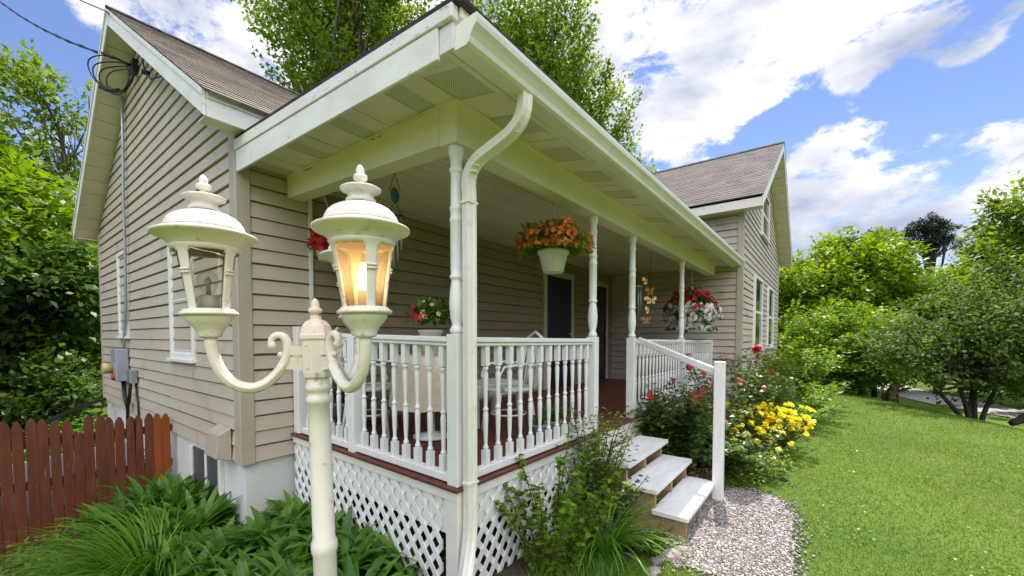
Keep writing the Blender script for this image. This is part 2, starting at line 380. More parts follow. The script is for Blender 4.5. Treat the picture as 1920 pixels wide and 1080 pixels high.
def crown_points(lobes, n, shell=.4, holes=.25, seed=0):
    """clump centres within a union of ellipsoids (cx,cy,cz,rx,ry,rz), biased to the outside, with carved gaps"""
    lobes = np.array(lobes, float); w = (lobes[:, 3]*lobes[:, 4]*lobes[:, 5])**.7; w /= w.sum()
    i = rng.choice(len(lobes), n*3, p=w); u = rand_unit(n*3); r = rng.uniform(0, 1, n*3)**shell
    P = lobes[i, :3] + u*r[:, None]*lobes[i, 3:6]; O = nrm(u/ lobes[i, 3:6])
    s = 3.2/lobes[:, 3:6].mean(); q = P*s + seed
    g = np.sin(q[:, 0]*1.7+np.sin(q[:, 1]*1.3))*np.sin(q[:, 1]*1.9+1+np.sin(q[:, 2]))*np.sin(q[:, 2]*2.1+2+np.sin(q[:, 0]*1.1))
    keep = g > np.quantile(g, holes)
    return P[keep][:n], O[keep][:n]
def crown_leaves(P, O, per, L0, W0, ln, rad, up=.5, spread=.7, flat=.5, tintbias=None):
    """per leaves along a short spray leaving each clump centre"""
    n = len(P); A = nrm(O*.8 + np.array([0, 0, up]) + rand_unit(n)*.45)
    i = np.repeat(np.arange(n), per); t = rng.uniform(-.3, 1, n*per); l = ln*rng.uniform(.6, 1.3, n)[i]
    off = rand_unit(n*per)*rng.uniform(.1, 1, n*per)[:, None]*rad*(1-.5*np.clip(t, 0, 1))[:, None]; off[:, 2] *= flat
    Q = P[i] + A[i]*(t*l)[:, None] + off
    D = nrm(A[i]*.6 + nrm(off)*.8 + rand_unit(n*per)*spread + np.array([0, 0, -.15]))
    Nn = nrm(np.array([0, 0, 1.]) + rand_unit(n*per)*.65 + O[i]*.3)
    sz = rng.uniform(.65, 1.25, n*per)
    V, F = leaf_quads(Q, D, Nn, L0*sz, W0*sz)
    ct = rng.uniform(0, 1, n)
    tint = np.clip(.55*ct[i] + .45*rng.uniform(0, 1, n*per), 0, 1)
    return V, F, tint
def limb(mb, a, b, r0, r1, wob=.12, n=7, seg=7, sag=0):
    a, b = Vector(a), Vector(b); L = (b-a).length; pts = []; ph = random.uniform(0, 6)
    side = Vector((random.uniform(-1, 1), random.uniform(-1, 1), random.uniform(-.3, .3)))
    for k in range(n):
        t = k/(n-1); pts.append(a.lerp(b, t) + side*(math.sin(t*math.pi*1.6+ph)-math.sin(ph)*(1-t)-math.sin(math.pi*1.6+ph)*t)*wob*L*.35 + Vector((0, 0, sag*4*t*(1-t))))
    mb.tube(pts, [r0+(r1-r0)*k/(n-1) for k in range(n)], seg); return pts
def tree(name, label, cat, base, trunk_h, trunk_r, lobes, n, per, L0, W0, ln, rad, leaf, bark, limbs=14, up=.5, shell=.4, holes=.25, group=None, flat=.5, spread=.7, stems=None):
    b = Vector(base); root = empty(name, b, label, cat, group)
    lob = [(b.x+l[0], b.y+l[1], b.z+l[2], *l[3:]) for l in lobes]
    P, O = crown_points(lob, n, shell, holes, seed=b.x*.37)
    tm = MB(); tops = []
    for (sx, sy, dx, dy) in (stems or [(0, 0, 0, 0)]):
        top = b + Vector((sx+dx, sy+dy, trunk_h))
        pts = limb(tm, b + Vector((sx, sy, -.15)), top, trunk_r, trunk_r*.55, .08); tops.append((pts, top))
    idx = np.argsort(rng.uniform(0, 1, len(P)))[:limbs]
    for j, i in enumerate(idx):
        pts, top = tops[j % len(tops)]
        s = pts[-1] if j % 3 else pts[-3]; e = Vector(P[i])
        r = trunk_r*random.uniform(.25, .45)
        lp = limb(tm, s, e, r, .012+r*.12, .15)
        for q in range(2):
            k = idx[(j+q+1) % len(idx)]; e2 = e.lerp(Vector(P[k]), .35) + Vector((random.uniform(-.3, .3),)*3)
            limb(tm, lp[3+q], e2, r*.45, .01, .2, n=5, seg=5)
    tm.build('trunk', bark, root)
    V, F, t = crown_leaves(P, O, per, L0, W0, ln, rad, up, spread, flat)
    arr_mesh('crown', V, F, leaf, root, t)
    return root

def lean(x, y): return -.009*(x-1.78) + .022*(y-1.78)     # the old porch deck has settled a little

# ================================================================== HOUSE
XW, YF, YB = 1.37, 3.93, 10.0         # gable wall plane, front wall plane, back wall plane
XR, YG, XE = 8.92, 1.29, 16.15        # wing: left wall plane, gable plane, right wall plane
house = empty('house', (XW, YF, 0), 'beige vinyl sided house with brown shingle roofs and a long white railed front porch', 'house')
H = house
def part(mb, name, m, parent=None, bevel=0, label=None, seg=1):
    o = mb.build(name, m, parent or H, bevel, seg=seg)
    if label: o['label'] = label
    return o

def lap(mb, fn, z0, z1, rng_fn, exp=.132, t=.017, gap=.015):
    """lapped courses: fn(u, z, out) -> 3D; rng_fn(z) -> (u0, u1)"""
    z = z0
    while z < z1-.005:
        zz = min(z+exp, z1); a0, b0 = rng_fn(z); a1, b1 = rng_fn(zz)
        if b0-a0 > .02:
            if b1 < a1: a1 = b1 = (a1+b1)/2
            n = max(1, int((b0-a0)/2.4)); zt2 = zz-gap; cuts = [0]+[(k+random.uniform(-.38, .38))/n for k in range(1, n)]+[1]
            for k in range(n):     # individual panels, very slightly uneven
                j = [random.choice((0, 0, 0, .007, -.006))+random.uniform(-.002, .002)]*2
                q0, q1 = cuts[k]+(.0012 if k else 0)/(b0-a0), cuts[k+1]-(.0012 if k < n-1 else 0)/(b0-a0)
                u = [a0+(b0-a0)*q for q in (q0, q1)]; w = [a1+(b1-a1)*q for q in (q0, q1)]
                mb.quad([fn(u[0], z+j[0], t), fn(u[1], z+j[1], t), fn(w[1], zt2, .003), fn(w[0], zt2, .003)])
                mb.quad([fn(u[0], z+j[0], -.03), fn(u[1], z+j[1], -.03), fn(u[1], z+j[1], t), fn(u[0], z+j[0], t)])
                mb.quad([fn(w[0], zt2, .003), fn(w[1], zt2, .003), fn(w[1], zt2, -.03), fn(w[0], zt2, -.03)])
        z = zz
ridge_y, ridge_z, eave_z, ov = (YF+YB)/2, 5.62, 3.50, .27
slope = (ridge_z-eave_z)/(ridge_y-3.70)
def roof_z(y): return ridge_z - abs(y-ridge_y)*slope
# --- gable wall (left end)
mb = MB()
def gable_rng(z):
    zt_ = z + .22
    if zt_ <= roof_z(YF): return (YF, YB)
    d = (ridge_z-zt_)/slope; return (ridge_y-d, ridge_y+d)
lap(mb, lambda u, z, o: (XW-o, u, z), .575, 5.40, gable_rng)
wall_l = part(mb, 'siding_wall', M['siding'], label='left end gable wall with two narrow windows')
mb = MB().box(XW-.024, XW+.09, YF-.024, YF+.11, .55, 3.46)
part(mb, 'corner_board', M['trim_beige'], wall_l, .006)
part(MB().box(XW-.022, XW+.08, YB-.07, YB+.024, .55, 3.40), 'corner_board', M['trim_beige'], wall_l, .006)
# --- front wall, behind the porch as well
mb = MB(); lap(mb, lambda u, z, o: (u, YF-o, z), .575, 3.42, lambda z: (XW+.09, 1.958))
wall_f = part(mb, 'siding_wall', M['siding'], label='narrow front wall left of the porch')
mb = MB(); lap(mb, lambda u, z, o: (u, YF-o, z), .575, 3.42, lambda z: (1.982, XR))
part(mb, 'siding_wall', M['siding_porch'], label='darker wall under the porch roof')
# --- plain back and end walls, and solid cores
mb = MB().box(XW+.034, XR+.3, YF+.034, YB-.004, .5, 3.42); mb.box(XR+.034, XE-.004, YG+.034, YB-.006, -.1, 4.2)
mb.prism([(YF+.02, 3.4), (YB-.02, 3.4), (ridge_y, 5.36)], lambda u, v, t: (t, u, v), XW+.034, XR+.3)
part(mb, 'house_core', M['siding'])
# --- foundation
mb = MB().box(XW+.028, XR, YF+.028, YB-.03, -1.2, .574)
fnd = part(mb, 'foundation', M['concrete'])
# --- wing walls
mb = MB(); lap(mb, lambda u, z, o: (XR-o, u, z), .55, 4.12, lambda z: (YG+.06, YB))
wl = part(mb, 'siding_wall', M['siding'], label='left side wall of the taller wing')
wr_y, wr_z, w_eave, wov = 12.5, 6.55, 4.22, .34
wslope = (wr_z-w_eave)/(wr_y-8.6)
def wroof_z(x): return wr_z - abs(x-wr_y)*wslope
def wg_rng(z):
    q = z+.2
    if q <= wroof_z(XR): return (XR+.04, XE)
    d = (wr_z-q)/wslope; return (max(XR+.04, wr_y-d), min(XE, wr_y+d))
mb = MB(); lap(mb, lambda u, z, o: (u, YG-o, z), .1, 6.33, wg_rng)
wg = part(mb, 'siding_wall', M['siding'], label='sunlit gable wall of the taller wing')
mb = MB().prism([(XR+.02, 4.1), (XE-.02, 4.1), (wr_y, 6.28)], lambda u, v, t: (u, t, v), YG+.034, YB)
part(mb, 'gable_core', M['siding'])
part(MB().box(XR-.024, XR+.06, YG-.024, YG+.09, .1, 4.16), 'corner_board', M['trim_beige'], wl, .006)
part(MB().box(XE-.06, XE+.02, YG-.024, YG+.06, .1, 4.16), 'corner_board', M['trim_beige'], wg, .006)

# --- main roof: lapped shingle courses on both slopes
def roof_courses(mb, fn, z_lo, z_hi, u0, u1, exp=.0732, t=.007, seg=3):
    z = z_lo
    while z < z_hi-.004:
        zz = min(z+exp, z_hi)
        n = seg
        for k in range(n):
            a, b = u0+(u1-u0)*k/n, u0+(u1-u0)*(k+1)/n
            j = random.uniform(-.004, .004)
            mb.quad([fn(a, z+j, t), fn(b, z+j, t), fn(b, zz, 0), fn(a, zz, 0)])
            mb.quad([fn(a, z+j, -.012), fn(b, z+j, -.012), fn(b, z+j, t), fn(a, z+j, t)])
        z = zz
XO = XW-ov; nl = math.hypot(1, slope)
mb = MB()
roof_courses(mb, lambda u, z, o: (u, ridge_y-(ridge_z-z)/slope - o*slope/nl, z+o/nl), eave_z-.03, ridge_z, XO-.03, 11.0, seg=9)
roof_courses(mb, lambda u, z, o: (u, ridge_y+(ridge_z-z)/slope + o*slope/nl, z+o/nl), eave_z-.03, ridge_z, XO-.03, 11.0, seg=4)
roof = part(mb, 'roof', M['shingle_x'], label='main roof with brown shingles')
mb = MB()
for k in range(46):
    x = XO-.03+k*.24
    mb.hexa([(x,ridge_y-.14,ridge_z-.14*slope+.012),(x+.25,ridge_y-.14,ridge_z-.14*slope+.018),(x+.25,ridge_y,ridge_z+.018),(x,ridge_y,ridge_z+.012),
             (x,ridge_y-.14,ridge_z-.14*slope+.026),(x+.25,ridge_y-.14,ridge_z-.14*slope+.032),(x+.25,ridge_y,ridge_z+.034),(x,ridge_y,ridge_z+.028)])
    mb.hexa([(x,ridge_y,ridge_z+.012),(x+.25,ridge_y,ridge_z+.018),(x+.25,ridge_y+.14,ridge_z-.14*slope+.018),(x,ridge_y+.14,ridge_z-.14*slope+.012),
             (x,ridge_y,ridge_z+.028),(x+.25,ridge_y,ridge_z+.034),(x+.25,ridge_y+.14,ridge_z-.14*slope+.032),(x,ridge_y+.14,ridge_z-.14*slope+.026)])
part(mb, 'ridge_cap', M['shingle_dark'], roof)
# deck under shingles (gives the roof its thickness), rake boards, soffits, eave fascia
th = .05
for s in (-1, 1):
    yb = ridge_y + s*(ridge_y-3.70); zb = roof_z(yb)
    mb = MB().prism([(yb, zb-.014), (yb, zb-.014-th), (ridge_y, ridge_z-.014-th), (ridge_y, ridge_z-.014)], lambda u, v, t: (t, u, v), XO, 11.0)
    part(mb, 'roof_deck', M['white_old'], roof)
    # rake board
    mb = MB().prism([(yb, zb-.016), (yb, zb-.205), (ridge_y, ridge_z-.205), (ridge_y, ridge_z-.016)], lambda u, v, t: (t, u, v), XO-.022, XO-.002)
    part(mb, 'rake_board', M['white_old'], roof, .003)
    mb = MB().prism([(yb, zb-.012), (yb, zb-.055), (ridge_y, ridge_z-.055), (ridge_y, ridge_z-.012)], lambda u, v, t: (t, u, v), XO-.034, XO-.023)
    part(mb, 'rake_moulding', M['white_old'], roof)
    # sloping rake soffit between wall and rake board, as a run of short panels
    mb = MB(); L_ = abs(yb-ridge_y); n = 14
    for k in range(n):
        a, b = k/n, (k+1)/n-.004; g = .003 if k % 2 else 0
        ya, yc = ridge_y+(yb-ridge_y)*a, ridge_y+(yb-ridge_y)*b
        mb.prism([(ya, roof_z(ya)-.19-g), (yc, roof_z(yc)-.19-g), (yc, roof_z(yc)-.175), (ya, roof_z(ya)-.175)], lambda u, v, t: (t, u, v), XO, XW-.002)
    part(mb, 'soffit', M['soffit'], roof)
    # eave fascia and boxed soffit
    y0, y1 = (yb, yb+.02) if s < 0 else (yb-.02, yb)
    mb = MB().box(XO, 8.6, y0, y1, zb-.205, zb-.02)
    if s < 0: mb.box(XO, 8.6, y0-.012, y0-.001, zb-.07, zb-.016)
    part(mb, 'fascia', M['white_old'], roof, .003)
    yw = YF-.03 if s < 0 else YB+.03
    mb = MB().box(XO+.001, 8.6, min(yw, yb+.021*(-s)), max(yw, yb+.021*(-s)), zb-.19, zb-.18)
    part(mb, 'soffit', M['soffit'], roof)
# --- wing roof
YO = .95; mb = MB(); wn = math.hypot(1, wslope)
roof_courses(mb, lambda u, z, o: (wr_y-(wr_z-z)/wslope - o*wslope/wn, u, z+o/wn), w_eave-.02, wr_z, YO-.03, YB+.3, seg=8)
roof_courses(mb, lambda u, z, o: (wr_y+(wr_z-z)/wslope + o*wslope/wn, u, z+o/wn), w_eave-.02, wr_z, YO-.03, YB+.3, seg=4)
wroof = part(mb, 'roof', M['shingle_y'], label='taller wing roof with grey brown shingles')
mb = MB()
for k in range(38):
    y = YO-.03+k*.25
    for s in (-1, 1):
        mb.hexa([(wr_y,y,wr_z+.012),(wr_y+s*.14,y,wr_z-.14*wslope+.012),(wr_y+s*.14,y+.26,wr_z-.14*wslope+.018),(wr_y,y+.26,wr_z+.018),
                 (wr_y,y,wr_z+.028),(wr_y+s*.14,y,wr_z-.14*wslope+.026),(wr_y+s*.14,y+.26,wr_z-.14*wslope+.032),(wr_y,y+.26,wr_z+.034)])
part(mb, 'ridge_cap', M['shingle_dark'], wroof)
for s in (-1, 1):
    xb = wr_y+s*(wr_y-8.6); zb = wroof_z(xb)
    mb = MB().prism([(xb, zb-.014), (xb, zb-.06), (wr_y, wr_z-.06), (wr_y, wr_z-.014)], lambda u, v, t: (u, t, v), YO, YB+.3)
    part(mb, 'roof_deck', M['white_old'], wroof)
    mb = MB().prism([(xb, zb-.016), (xb, zb-.22), (wr_y, wr_z-.22), (wr_y, wr_z-.016)], lambda u, v, t: (u, t, v), YO-.022, YO-.002)
    part(mb, 'rake_board', M['white'], wroof, .003)
    mb = MB(); n = 16
    for k in range(n):
        a, b = k/n, (k+1)/n-.004; g = .003 if k % 2 else 0
        xa, xc = wr_y+(xb-wr_y)*a, wr_y+(xb-wr_y)*b
        mb.prism([(xa, wroof_z(xa)-.2-g), (xc, wroof_z(xc)-.2-g), (xc, wroof_z(xc)-.19), (xa, wroof_z(xa)-.19)], lambda u, v, t: (u, t, v), YO, YG-.002)
    part(mb, 'soffit', M['soffit'], wroof)
    x0, x1 = (xb, xb+.02) if s < 0 else (xb-.02, xb)
    part(MB().box(x0, x1, YO, YB+.3, zb-.22, zb-.02), 'fascia', M['white'], wroof, .003)
    xw = XR-.03 if s < 0 else XE+.03; xi = xb-.021*s
    part(MB().box(min(xi, xw), max(xi, xw), YO+.001, YB+.3, zb-.205, zb-.195), 'soffit', M['soffit'], wroof)

# --- windows
def window_x(X, y0, y1, z0, z1, mid=None):       # in a wall facing -X
    f = MB(); w = .055
    for (a, b, c, d) in ((y0,y0+w,z0,z1),(y1-w,y1,z0,z1),(y0+w,y1-w,z0,z0+w),(y0+w,y1-w,z1-w,z1)): f.box(X-.032, X+.03, a, b, c, d)
    f.box(X-.06, X+.03, y0-.02, y1+.02, z0-.035, z0)
    o = part(f, 'window', M['white_clean'], H, .004)
    zm = mid or (z0+z1)/2; s = MB()
    for (c, d, xo) in ((z0+w, zm+.02, -.010), (zm-.02, z1-w, -.006)):
        a, b = y0+w, y1-w
        s.box(X+xo-.006, X+xo+.006, a, a+.028, c, d); s.box(X+xo-.006, X+xo+.006, b-.028, b, c, d)
        s.box(X+xo-.006, X+xo+.006, a+.028, b-.028, c, c+.04); s.box(X+xo-.006, X+xo+.006, a+.028, b-.028, d-.03, d)
    return o, s, (y0+w, y1-w, z0+w, z1-w)
for (y0, y1, z0, z1) in ((5.06, 5.86, 1.42, 2.66), (7.92, 8.52, 1.66, 2.90)):
    o, s, (a, b, c, d) = window_x(XW, y0, y1, z0, z1)
    part(s, 'sash', M['white_clean'], o); part(MB().box(XW-.003, XW+.001, a, b, c, d), 'pane', M['screen'], o)
def window_y(Y, x0, x1, z0, z1, parent, w=.06):
    f = MB()
    for (a, b, c, d) in ((x0,x0+w,z0,z1),(x1-w,x1,z0,z1),(x0+w,x1-w,z0,z0+w),(x0+w,x1-w,z1-w,z1)): f.box(a, b, Y-.055, Y+.03, c, d)
    zm = (z0+z1)/2; f.box(x0+w, x1-w, Y-.035, Y+.02, zm-.03, zm+.03); f.box(x0-.03, x1+.03, Y-.08, Y+.03, z0-.04, z0)
    o = part(f, 'window', M['white_clean'], H, .004)
    part(MB().box(x0+w, x1-w, Y-.024, Y-.018, z0+w, z1-w), 'pane', M['pane'], o)
window_y(YG, 10.42, 11.75, 1.42, 3.02, wg); window_y(YG, 13.05, 14.45, 1.38, 3.02, wg); window_y(YG, 11.45, 12.85, 4.12, 5.2, wg)
# basement window and painted reveal
f = MB(); y0, y1, z0, z1 = 4.52, 5.30, .06, .50
f.box(XW-.01, XW+.03, y0-.06, y0, z0-.06, z1); f.box(XW-.01, XW+.03, y1, y1+.06, z0-.06, z1); f.box(XW-.05, XW+.03, y0-.06, y1+.06, z0-.12, z0); f.box(XW, XW+.03, 4.88, 4.92, z0, z1)
o = part(f, 'basement_window', M['white'], H, .006)
part(MB().box(XW+.012, XW+.022, y0, y1, z0, z1), 'pane', M['screen'], o)
# vent cover by the corner
v = MB().hexa([(XW-.14,4.14,.60),(XW-.02,4.12,.56),(XW-.02,4.42,.56),(XW-.14,4.42,.60),(XW-.11,4.14,.80),(XW-.02,4.12,.86),(XW-.02,4.42,.86),(XW-.11,4.42,.80)])
part(v, 'dryer_vent_cover', M['trim_beige'], H, .006)

# --- electric meter, conduit
e = MB().box(XW-.16, XW-.02, 7.95, 8.28, 1.02, 1.48)
mt = part(e, 'meter_box', M['grey_box'], H, .012, seg=2)
c = MB(); c.tube([(XW-.16, 8.20, 1.2), (XW-.27, 8.20, 1.2)], .075, 16); part(c, 'meter_dial', M['orangecap'], mt)
part(MB().tube([(XW-.12, 8.05, 1.08), (XW-.19, 8.05, 1.08)], .045, 10), 'meter_seal', M['redtag'], mt)
part(MB().box(XW-.10, XW-.02, 7.45, 7.66, 1.02, 1.20), 'junction_box', M['metal'], H, .008)
cd = MB().tube([(XW-.05, 7.72, 5.0), (XW-.05, 7.74, 4.3), (XW-.055, 7.78, 3.6), (XW-.05, 7.80, 2.8), (XW-.05, 7.86, 2.1), (XW-.06, 7.98, 1.60), (XW-.06, 8.0, 1.48)], .017, 10)
part(cd, 'conduit', M['metal'])
cd = MB().tube([(XW-.07, 8.05, 1.02), (XW-.07, 7.98, .8), (XW-.07, 7.82, .66)], .025, 8); cd.tube([(XW-.07, 7.6, 1.02), (XW-.07, 7.7, .8), (XW-.07, 7.82, .66), (XW-.07, 7.84, .45), (XW-.07, 7.95, .2)], .02, 8); cd.tube([(XW-.03, 7.52, 1.02), (XW-.03, 7.42, .7), (XW-.03, 7.38, .3)], .012, 6)
part(cd, 'meter_pipe', M['dark'])
part(MB().box(XW-.07, XW-.014, 6.95, 7.12, 5.0, 5.14), 'cable_bracket', M['dark'])
for zz in (4.74, 5.0): part(MB().tube([(XW-.03,6.38,zz),(XW-.1,6.38,zz)], .03, 8), 'wire_insulator', M['dark'])


# ------------------------------------------------------------------ PORCH
PX, PY = 1.782, 1.78                     # outer corner (post faces)
deck = MB()
y = PY
while y < YF-.03:                       # boards run along the porch, front to back
    y2 = min(y+.088, YF-.016); deck.box(PX-.02, XR-.016, y+.002, y2-.002, .690, .718); y = y2
deck.shear(lean); dk = part(deck, 'porch_deck', M['deck'], H, .003)
mb = MB().box(PX-.035, XR-.016, PY-.03, PY-.002, .702, .721); mb.box(PX-.035, PX-.021, PY-.0, YF-.03, .702, .721)
mb.shear(lean); part(mb, 'nosing', M['deck'], dk, .003)
mb = MB().box(PX+.012, XR-.02, PY+.012, PY+.05, .40, .688); mb.box(PX+.012, PX+.05, PY+.051, YF-.03, .40, .688)
mb.shear(lean); part(mb, 'rim_joist', M['white'], dk)
mb = MB().box(PX-.012, XR-.02, PY-.012, PY+.010, .632, .700); mb.box(PX-.012, PX+.010, PY+.011, YF-.03, .632, .700)
mb.shear(lean); part(mb, 'skirt_board', M['white'], dk, .003)
# lattice skirts
def clip(poly, f):
    out = []
    for i in range(len(poly)):
        a, b = poly[i], poly[(i+1) % len(poly)]; da, db = f(a), f(b)
        if da >= 0: out.append(a)
        if (da >= 0) != (db >= 0):
            t = da/(da-db); out.append((a[0]+(b[0]-a[0])*t, a[1]+(b[1]-a[1])*t))
    return out
def lattice(u0, u1, z0, z1, fn, pitch=.118, w=.036):
    m = MB()
    for s, t in ((1, 0), (-1, .008)):
        k = -60
        while k < 80:
            c = k*pitch; k += 1
            p = []
            for (q, d) in ((-1, -w/2), (-1, w/2), (3, w/2), (3, -w/2)):
                zz = q; uu = u0 + c + s*(zz-z0)*.80 + d*1.35
                p.append((uu, zz))
            for f in (lambda a: a[0]-u0, lambda a: u1-a[0], lambda a: a[1]-z0, lambda a: z1-a[1]):
                if p: p = clip(p, f)
            if len(p) > 2: m.prism(p, fn, t, t+.0075)
    return m
lt = lattice(PY+.14, YF-.04, -.12, .630, lambda u, v, t: (PX-.001+t-.004, u, v+.03*(u-1.78)*.7)); part(lt, 'lattice_panel', M['white_clean'], label='lattice skirt on the left end of the porch')
lt = lattice(PX+.12, 3.42, -.05, .628, lambda u, v, t: (u, PY-.001+t-.004, v)); part(lt, 'lattice_panel', M['white_clean'], label='lattice skirt along the porch front')
lt = lattice(4.62, XR-.05, -.05, .60, lambda u, v, t: (u, PY-.001+t-.004, v-.009*(u-1.78))); part(lt, 'lattice_panel', M['white_clean'], label='lattice skirt behind the roses')
part(MB().box(PX-.008, PX+.10, PY-.008, PY+.10, -.1, .668), 'corner_pier', M['white'], dk, .004)

# posts: square base to rail height, turned shaft above
def post_mesh(zb, zr, ztop, w=.094, turned=True, base_only=False):
    m = MB(); h = w/2; m.box(-h, h, -h, h, zb, zr)
    if base_only: return m
    L_ = ztop-zr
    pr = [(.032,0),(.044,.012),(.044,.03),(.034,.045),(.030,.06),(.040,.10),(.046,.16),(.047,.20),(.042,.27),(.034,.32),(.032,.335),(.043,.345),(.043,.36),(.035,.372),
          (.038,.40),(.038,.60*L_),(.042,.605*L_),(.042,.62*L_),(.037,.625*L_),(.037,.66*L_),(.042,.665*L_),(.042,.68*L_),(.036,.685*L_),(.034,.86*L_),(.042,.865*L_),(.042,.885*L_),(.035,.89*L_),(.036,.93*L_),(.044,.955*L_),(.048,.97*L_),(.048,L_)]
    m.lathe([(r, zr+z) for r, z in pr], n=20)
    return m
posts = [(PX+.05, PY+.05), (3.71, PY+.05), (4.74, PY+.05), (6.83, PY+.05)]
for (x, y) in posts:
    d = lean(x, y); bt = 2.815+.006*(x-1.8)
    m = post_mesh(.718+d, 1.668+d, bt); m.v = [(a+x, b+y, c) for (a, b, c) in m.v]; part(m, 'porch_post', M['white_clean'], H, .004)
m = MB().box(PX, PX+.09, YF-.13, YF-.03, .72+lean(1.8, 3.9), 1.70+lean(1.8, 3.9)); part(m, 'wall_post', M['white_clean'], H, .004)
m = MB().box(XR-.08, XR-.02, PY, PY+.09, .60, 1.66+lean(XR, PY)); part(m, 'wall_post', M['white_clean'], H, .004)
yM = 2.92
m = MB().box(PX+.004, PX+.09, yM, yM+.085, .715+lean(1.8, yM), 1.64+lean(1.8, yM)); part(m, 'rail_post', M['white_clean'], H, .004)

def baluster_mesh(h):
    m = MB(); w = .021
    m.box(-w, w, -w, w, 0, .105*h/.8); a = .105*h/.8; b = h-.135*h/.8; m.box(-w, w, -w, w, b, h); L_ = b-a
    pr = [(.014,0),(.020,.02),(.020,.035),(.013,.05),(.0125,.09),(.016,.20),(.0185,.36),(.019,.42),(.015,.455),(.013,.465),(.020,.475),(.020,.495),(.013,.505),(.0125,.54),(.016,.70),(.019,.86),(.0195,.90),(.013,.945),(.0205,.955),(.0205,.975),(.014,1)]
    m.lathe([(r, a+z*L_) for r, z in pr], n=10); return m
bal = {}
def railing(p0, p1, ts, label, hr=.905):
    p0, p1 = Vector(p0), Vector(p1); d = (p1-p0).normalized(); nrmv = Vector((-d.y, d.x, 0))
    def P(p, z): return Vector((p.x, p.y, z+lean(p.x, p.y)))
    zt_, zb_ = 1.655, .775
    m = MB()
    m.bar(P(p0, zt_-.022), P(p1, zt_-.022), .085, .034); m.bar(P(p0, zt_-.052), P(p1, zt_-.052), .060, .024)
    o = part(m, 'railing', M['white_clean'], H, .005, label)
    b = MB(); b.bar(P(p0, zb_-.022), P(p1, zb_-.022), .062, .052); part(b, 'bottom_rail', M['white_clean'], o, .004)
    h = round(zt_-.062-zb_-.002, 3)
    for t in ts:
        p = p0.lerp(p1, t); q = P(p, zb_+.003)
        if 'me' not in bal:
            c = baluster_mesh(h).build('baluster', M['white_clean']); bal['me'] = c.data; c.location = q; attach(c, o)
        else:
            c = bpy.data.objects.new('baluster', bal['me']); COL.objects.link(c); c.location = q; attach(c, o)
    return o
cx, cy = PX+.05, PY+.05
railing((cx, YF-.14, 0), (cx, yM+.085, 0), [(k+.6)/6.2 for k in range(6)], 'short railing by the house wall')
railing((cx, yM, 0), (cx, cy+.05, 0), [(k+.6)/8.2 for k in range(8)], 'railing on the left end of the porch')
railing((cx+.05, cy, 0), (3.71-.05, cy, 0), [(k+.65)/13.3 for k in range(13)], 'front railing left of the steps')
railing((4.74+.05, cy, 0), (6.83-.05, cy, 0), [(k+.6)/15.2 for k in range(15)], 'front railing right of the steps')
railing((6.83+.05, cy, 0), (XR-.09, cy, 0), [(k+.6)/15.2 for k in range(15)], 'far end of the front railing')

# beams, ceiling, soffits
def bz(x): return 2.815+.006*(x-1.8)
mb = MB(); x0, x1, y0, y1 = PX-.02, XR-.02, PY-.02, PY+.13
mb.hexa([(x0,y0,bz(x0)),(x1,y0,bz(x1)),(x1,y1,bz(x1)),(x0,y1,bz(x0)),(x0,y0,3.07),(x1,y0,3.10),(x1,y1,3.10),(x0,y1,3.07)])
bm1 = part(mb, 'porch_beam', M['beam'], H, .006, 'long front beam')
mb = MB(); y1, y2 = PY+.132, YF-.02
mb.hexa([(x0,y1,2.825),(x0+.15,y1,2.825),(x0+.15,y2,2.91),(x0,y2,2.91),(x0,y1,3.07),(x0+.15,y1,3.07),(x0+.15,y2,3.11),(x0,y2,3.11)])
bm2 = part(mb, 'porch_beam', M['beam'], H, .006, 'short left end beam')
mb = MB(); y = y1
while y < y2-.3:
    L_ = random.uniform(.05, .22); hgt = random.choice((.004, .006, .010, .018)); k0 = 3.052+(y-1.76)*.02
    if random.random() < .8: mb.prism([(y, k0-hgt*.5), (y+L_*.4, k0-hgt), (y+L_, k0-hgt*.4), (y+L_, k0+.006), (y, k0+.006)], lambda u, v, t: (t, u, v), x0-.0015, x0+.001)
    y += L_
part(mb, 'dirt_line', M['dark'], bm2)
mb = MB(); n = 24
for k in range(n):
    a, b = y1+(y2-y1)*k/n, y1+(y2-y1)*(k+1)/n-.004
    za, zb2 = 2.99+.10*k/n, 2.99+.10*(k+1)/n
    mb.hexa([(x0+.152,a,za),(XR-.02,a,za),(XR-.02,b,zb2),(x0+.152,b,zb2),(x0+.152,a,za+.015),(XR-.02,a,za+.015),(XR-.02,b,zb2+.015),(x0+.152,b,zb2+.015)])
part(mb, 'porch_ceiling', M['ceiling'])
mb = MB(); mb.box(x0+.16, XR-.02, YF-.045, YF-.018, 3.045, 3.085)
part(mb, 'ceiling_trim', M['trim_beige'])
# porch roof slab
XP0 = XW+.005
mb = MB(); yf, yr = 1.36, 3.98
rz = lambda y: 3.165+(y-yf)*.045
mb.hexa([(XP0-.02,yf-.03,rz(yf)),(XR+.0,yf-.03,rz(yf)),(XR+.0,yr,rz(yr)),(XP0-.02,yr,rz(yr)),(XP0-.02,yf-.03,rz(yf)+.03),(XR+.0,yf-.03,rz(yf)+.03),(XR+.0,yr,rz(yr)+.03),(XP0-.02,yr,rz(yr)+.03)])
proof = part(mb, 'porch_roof', M['shingle_dark'], H, .004)
mb = MB(); mb.hexa([(XP0+.02,yf,3.12),(XR-.02,yf,3.12),(XR-.02,yr,3.16),(XP0+.02,yr,3.16),(XP0+.02,yf,rz(yf)-.002),(XR-.02,yf,rz(yf)-.002),(XR-.02,yr,rz(yr)-.002),(XP0+.02,yr,rz(yr)-.002)])
part(mb, 'roof_deck', M['white_old'], proof)
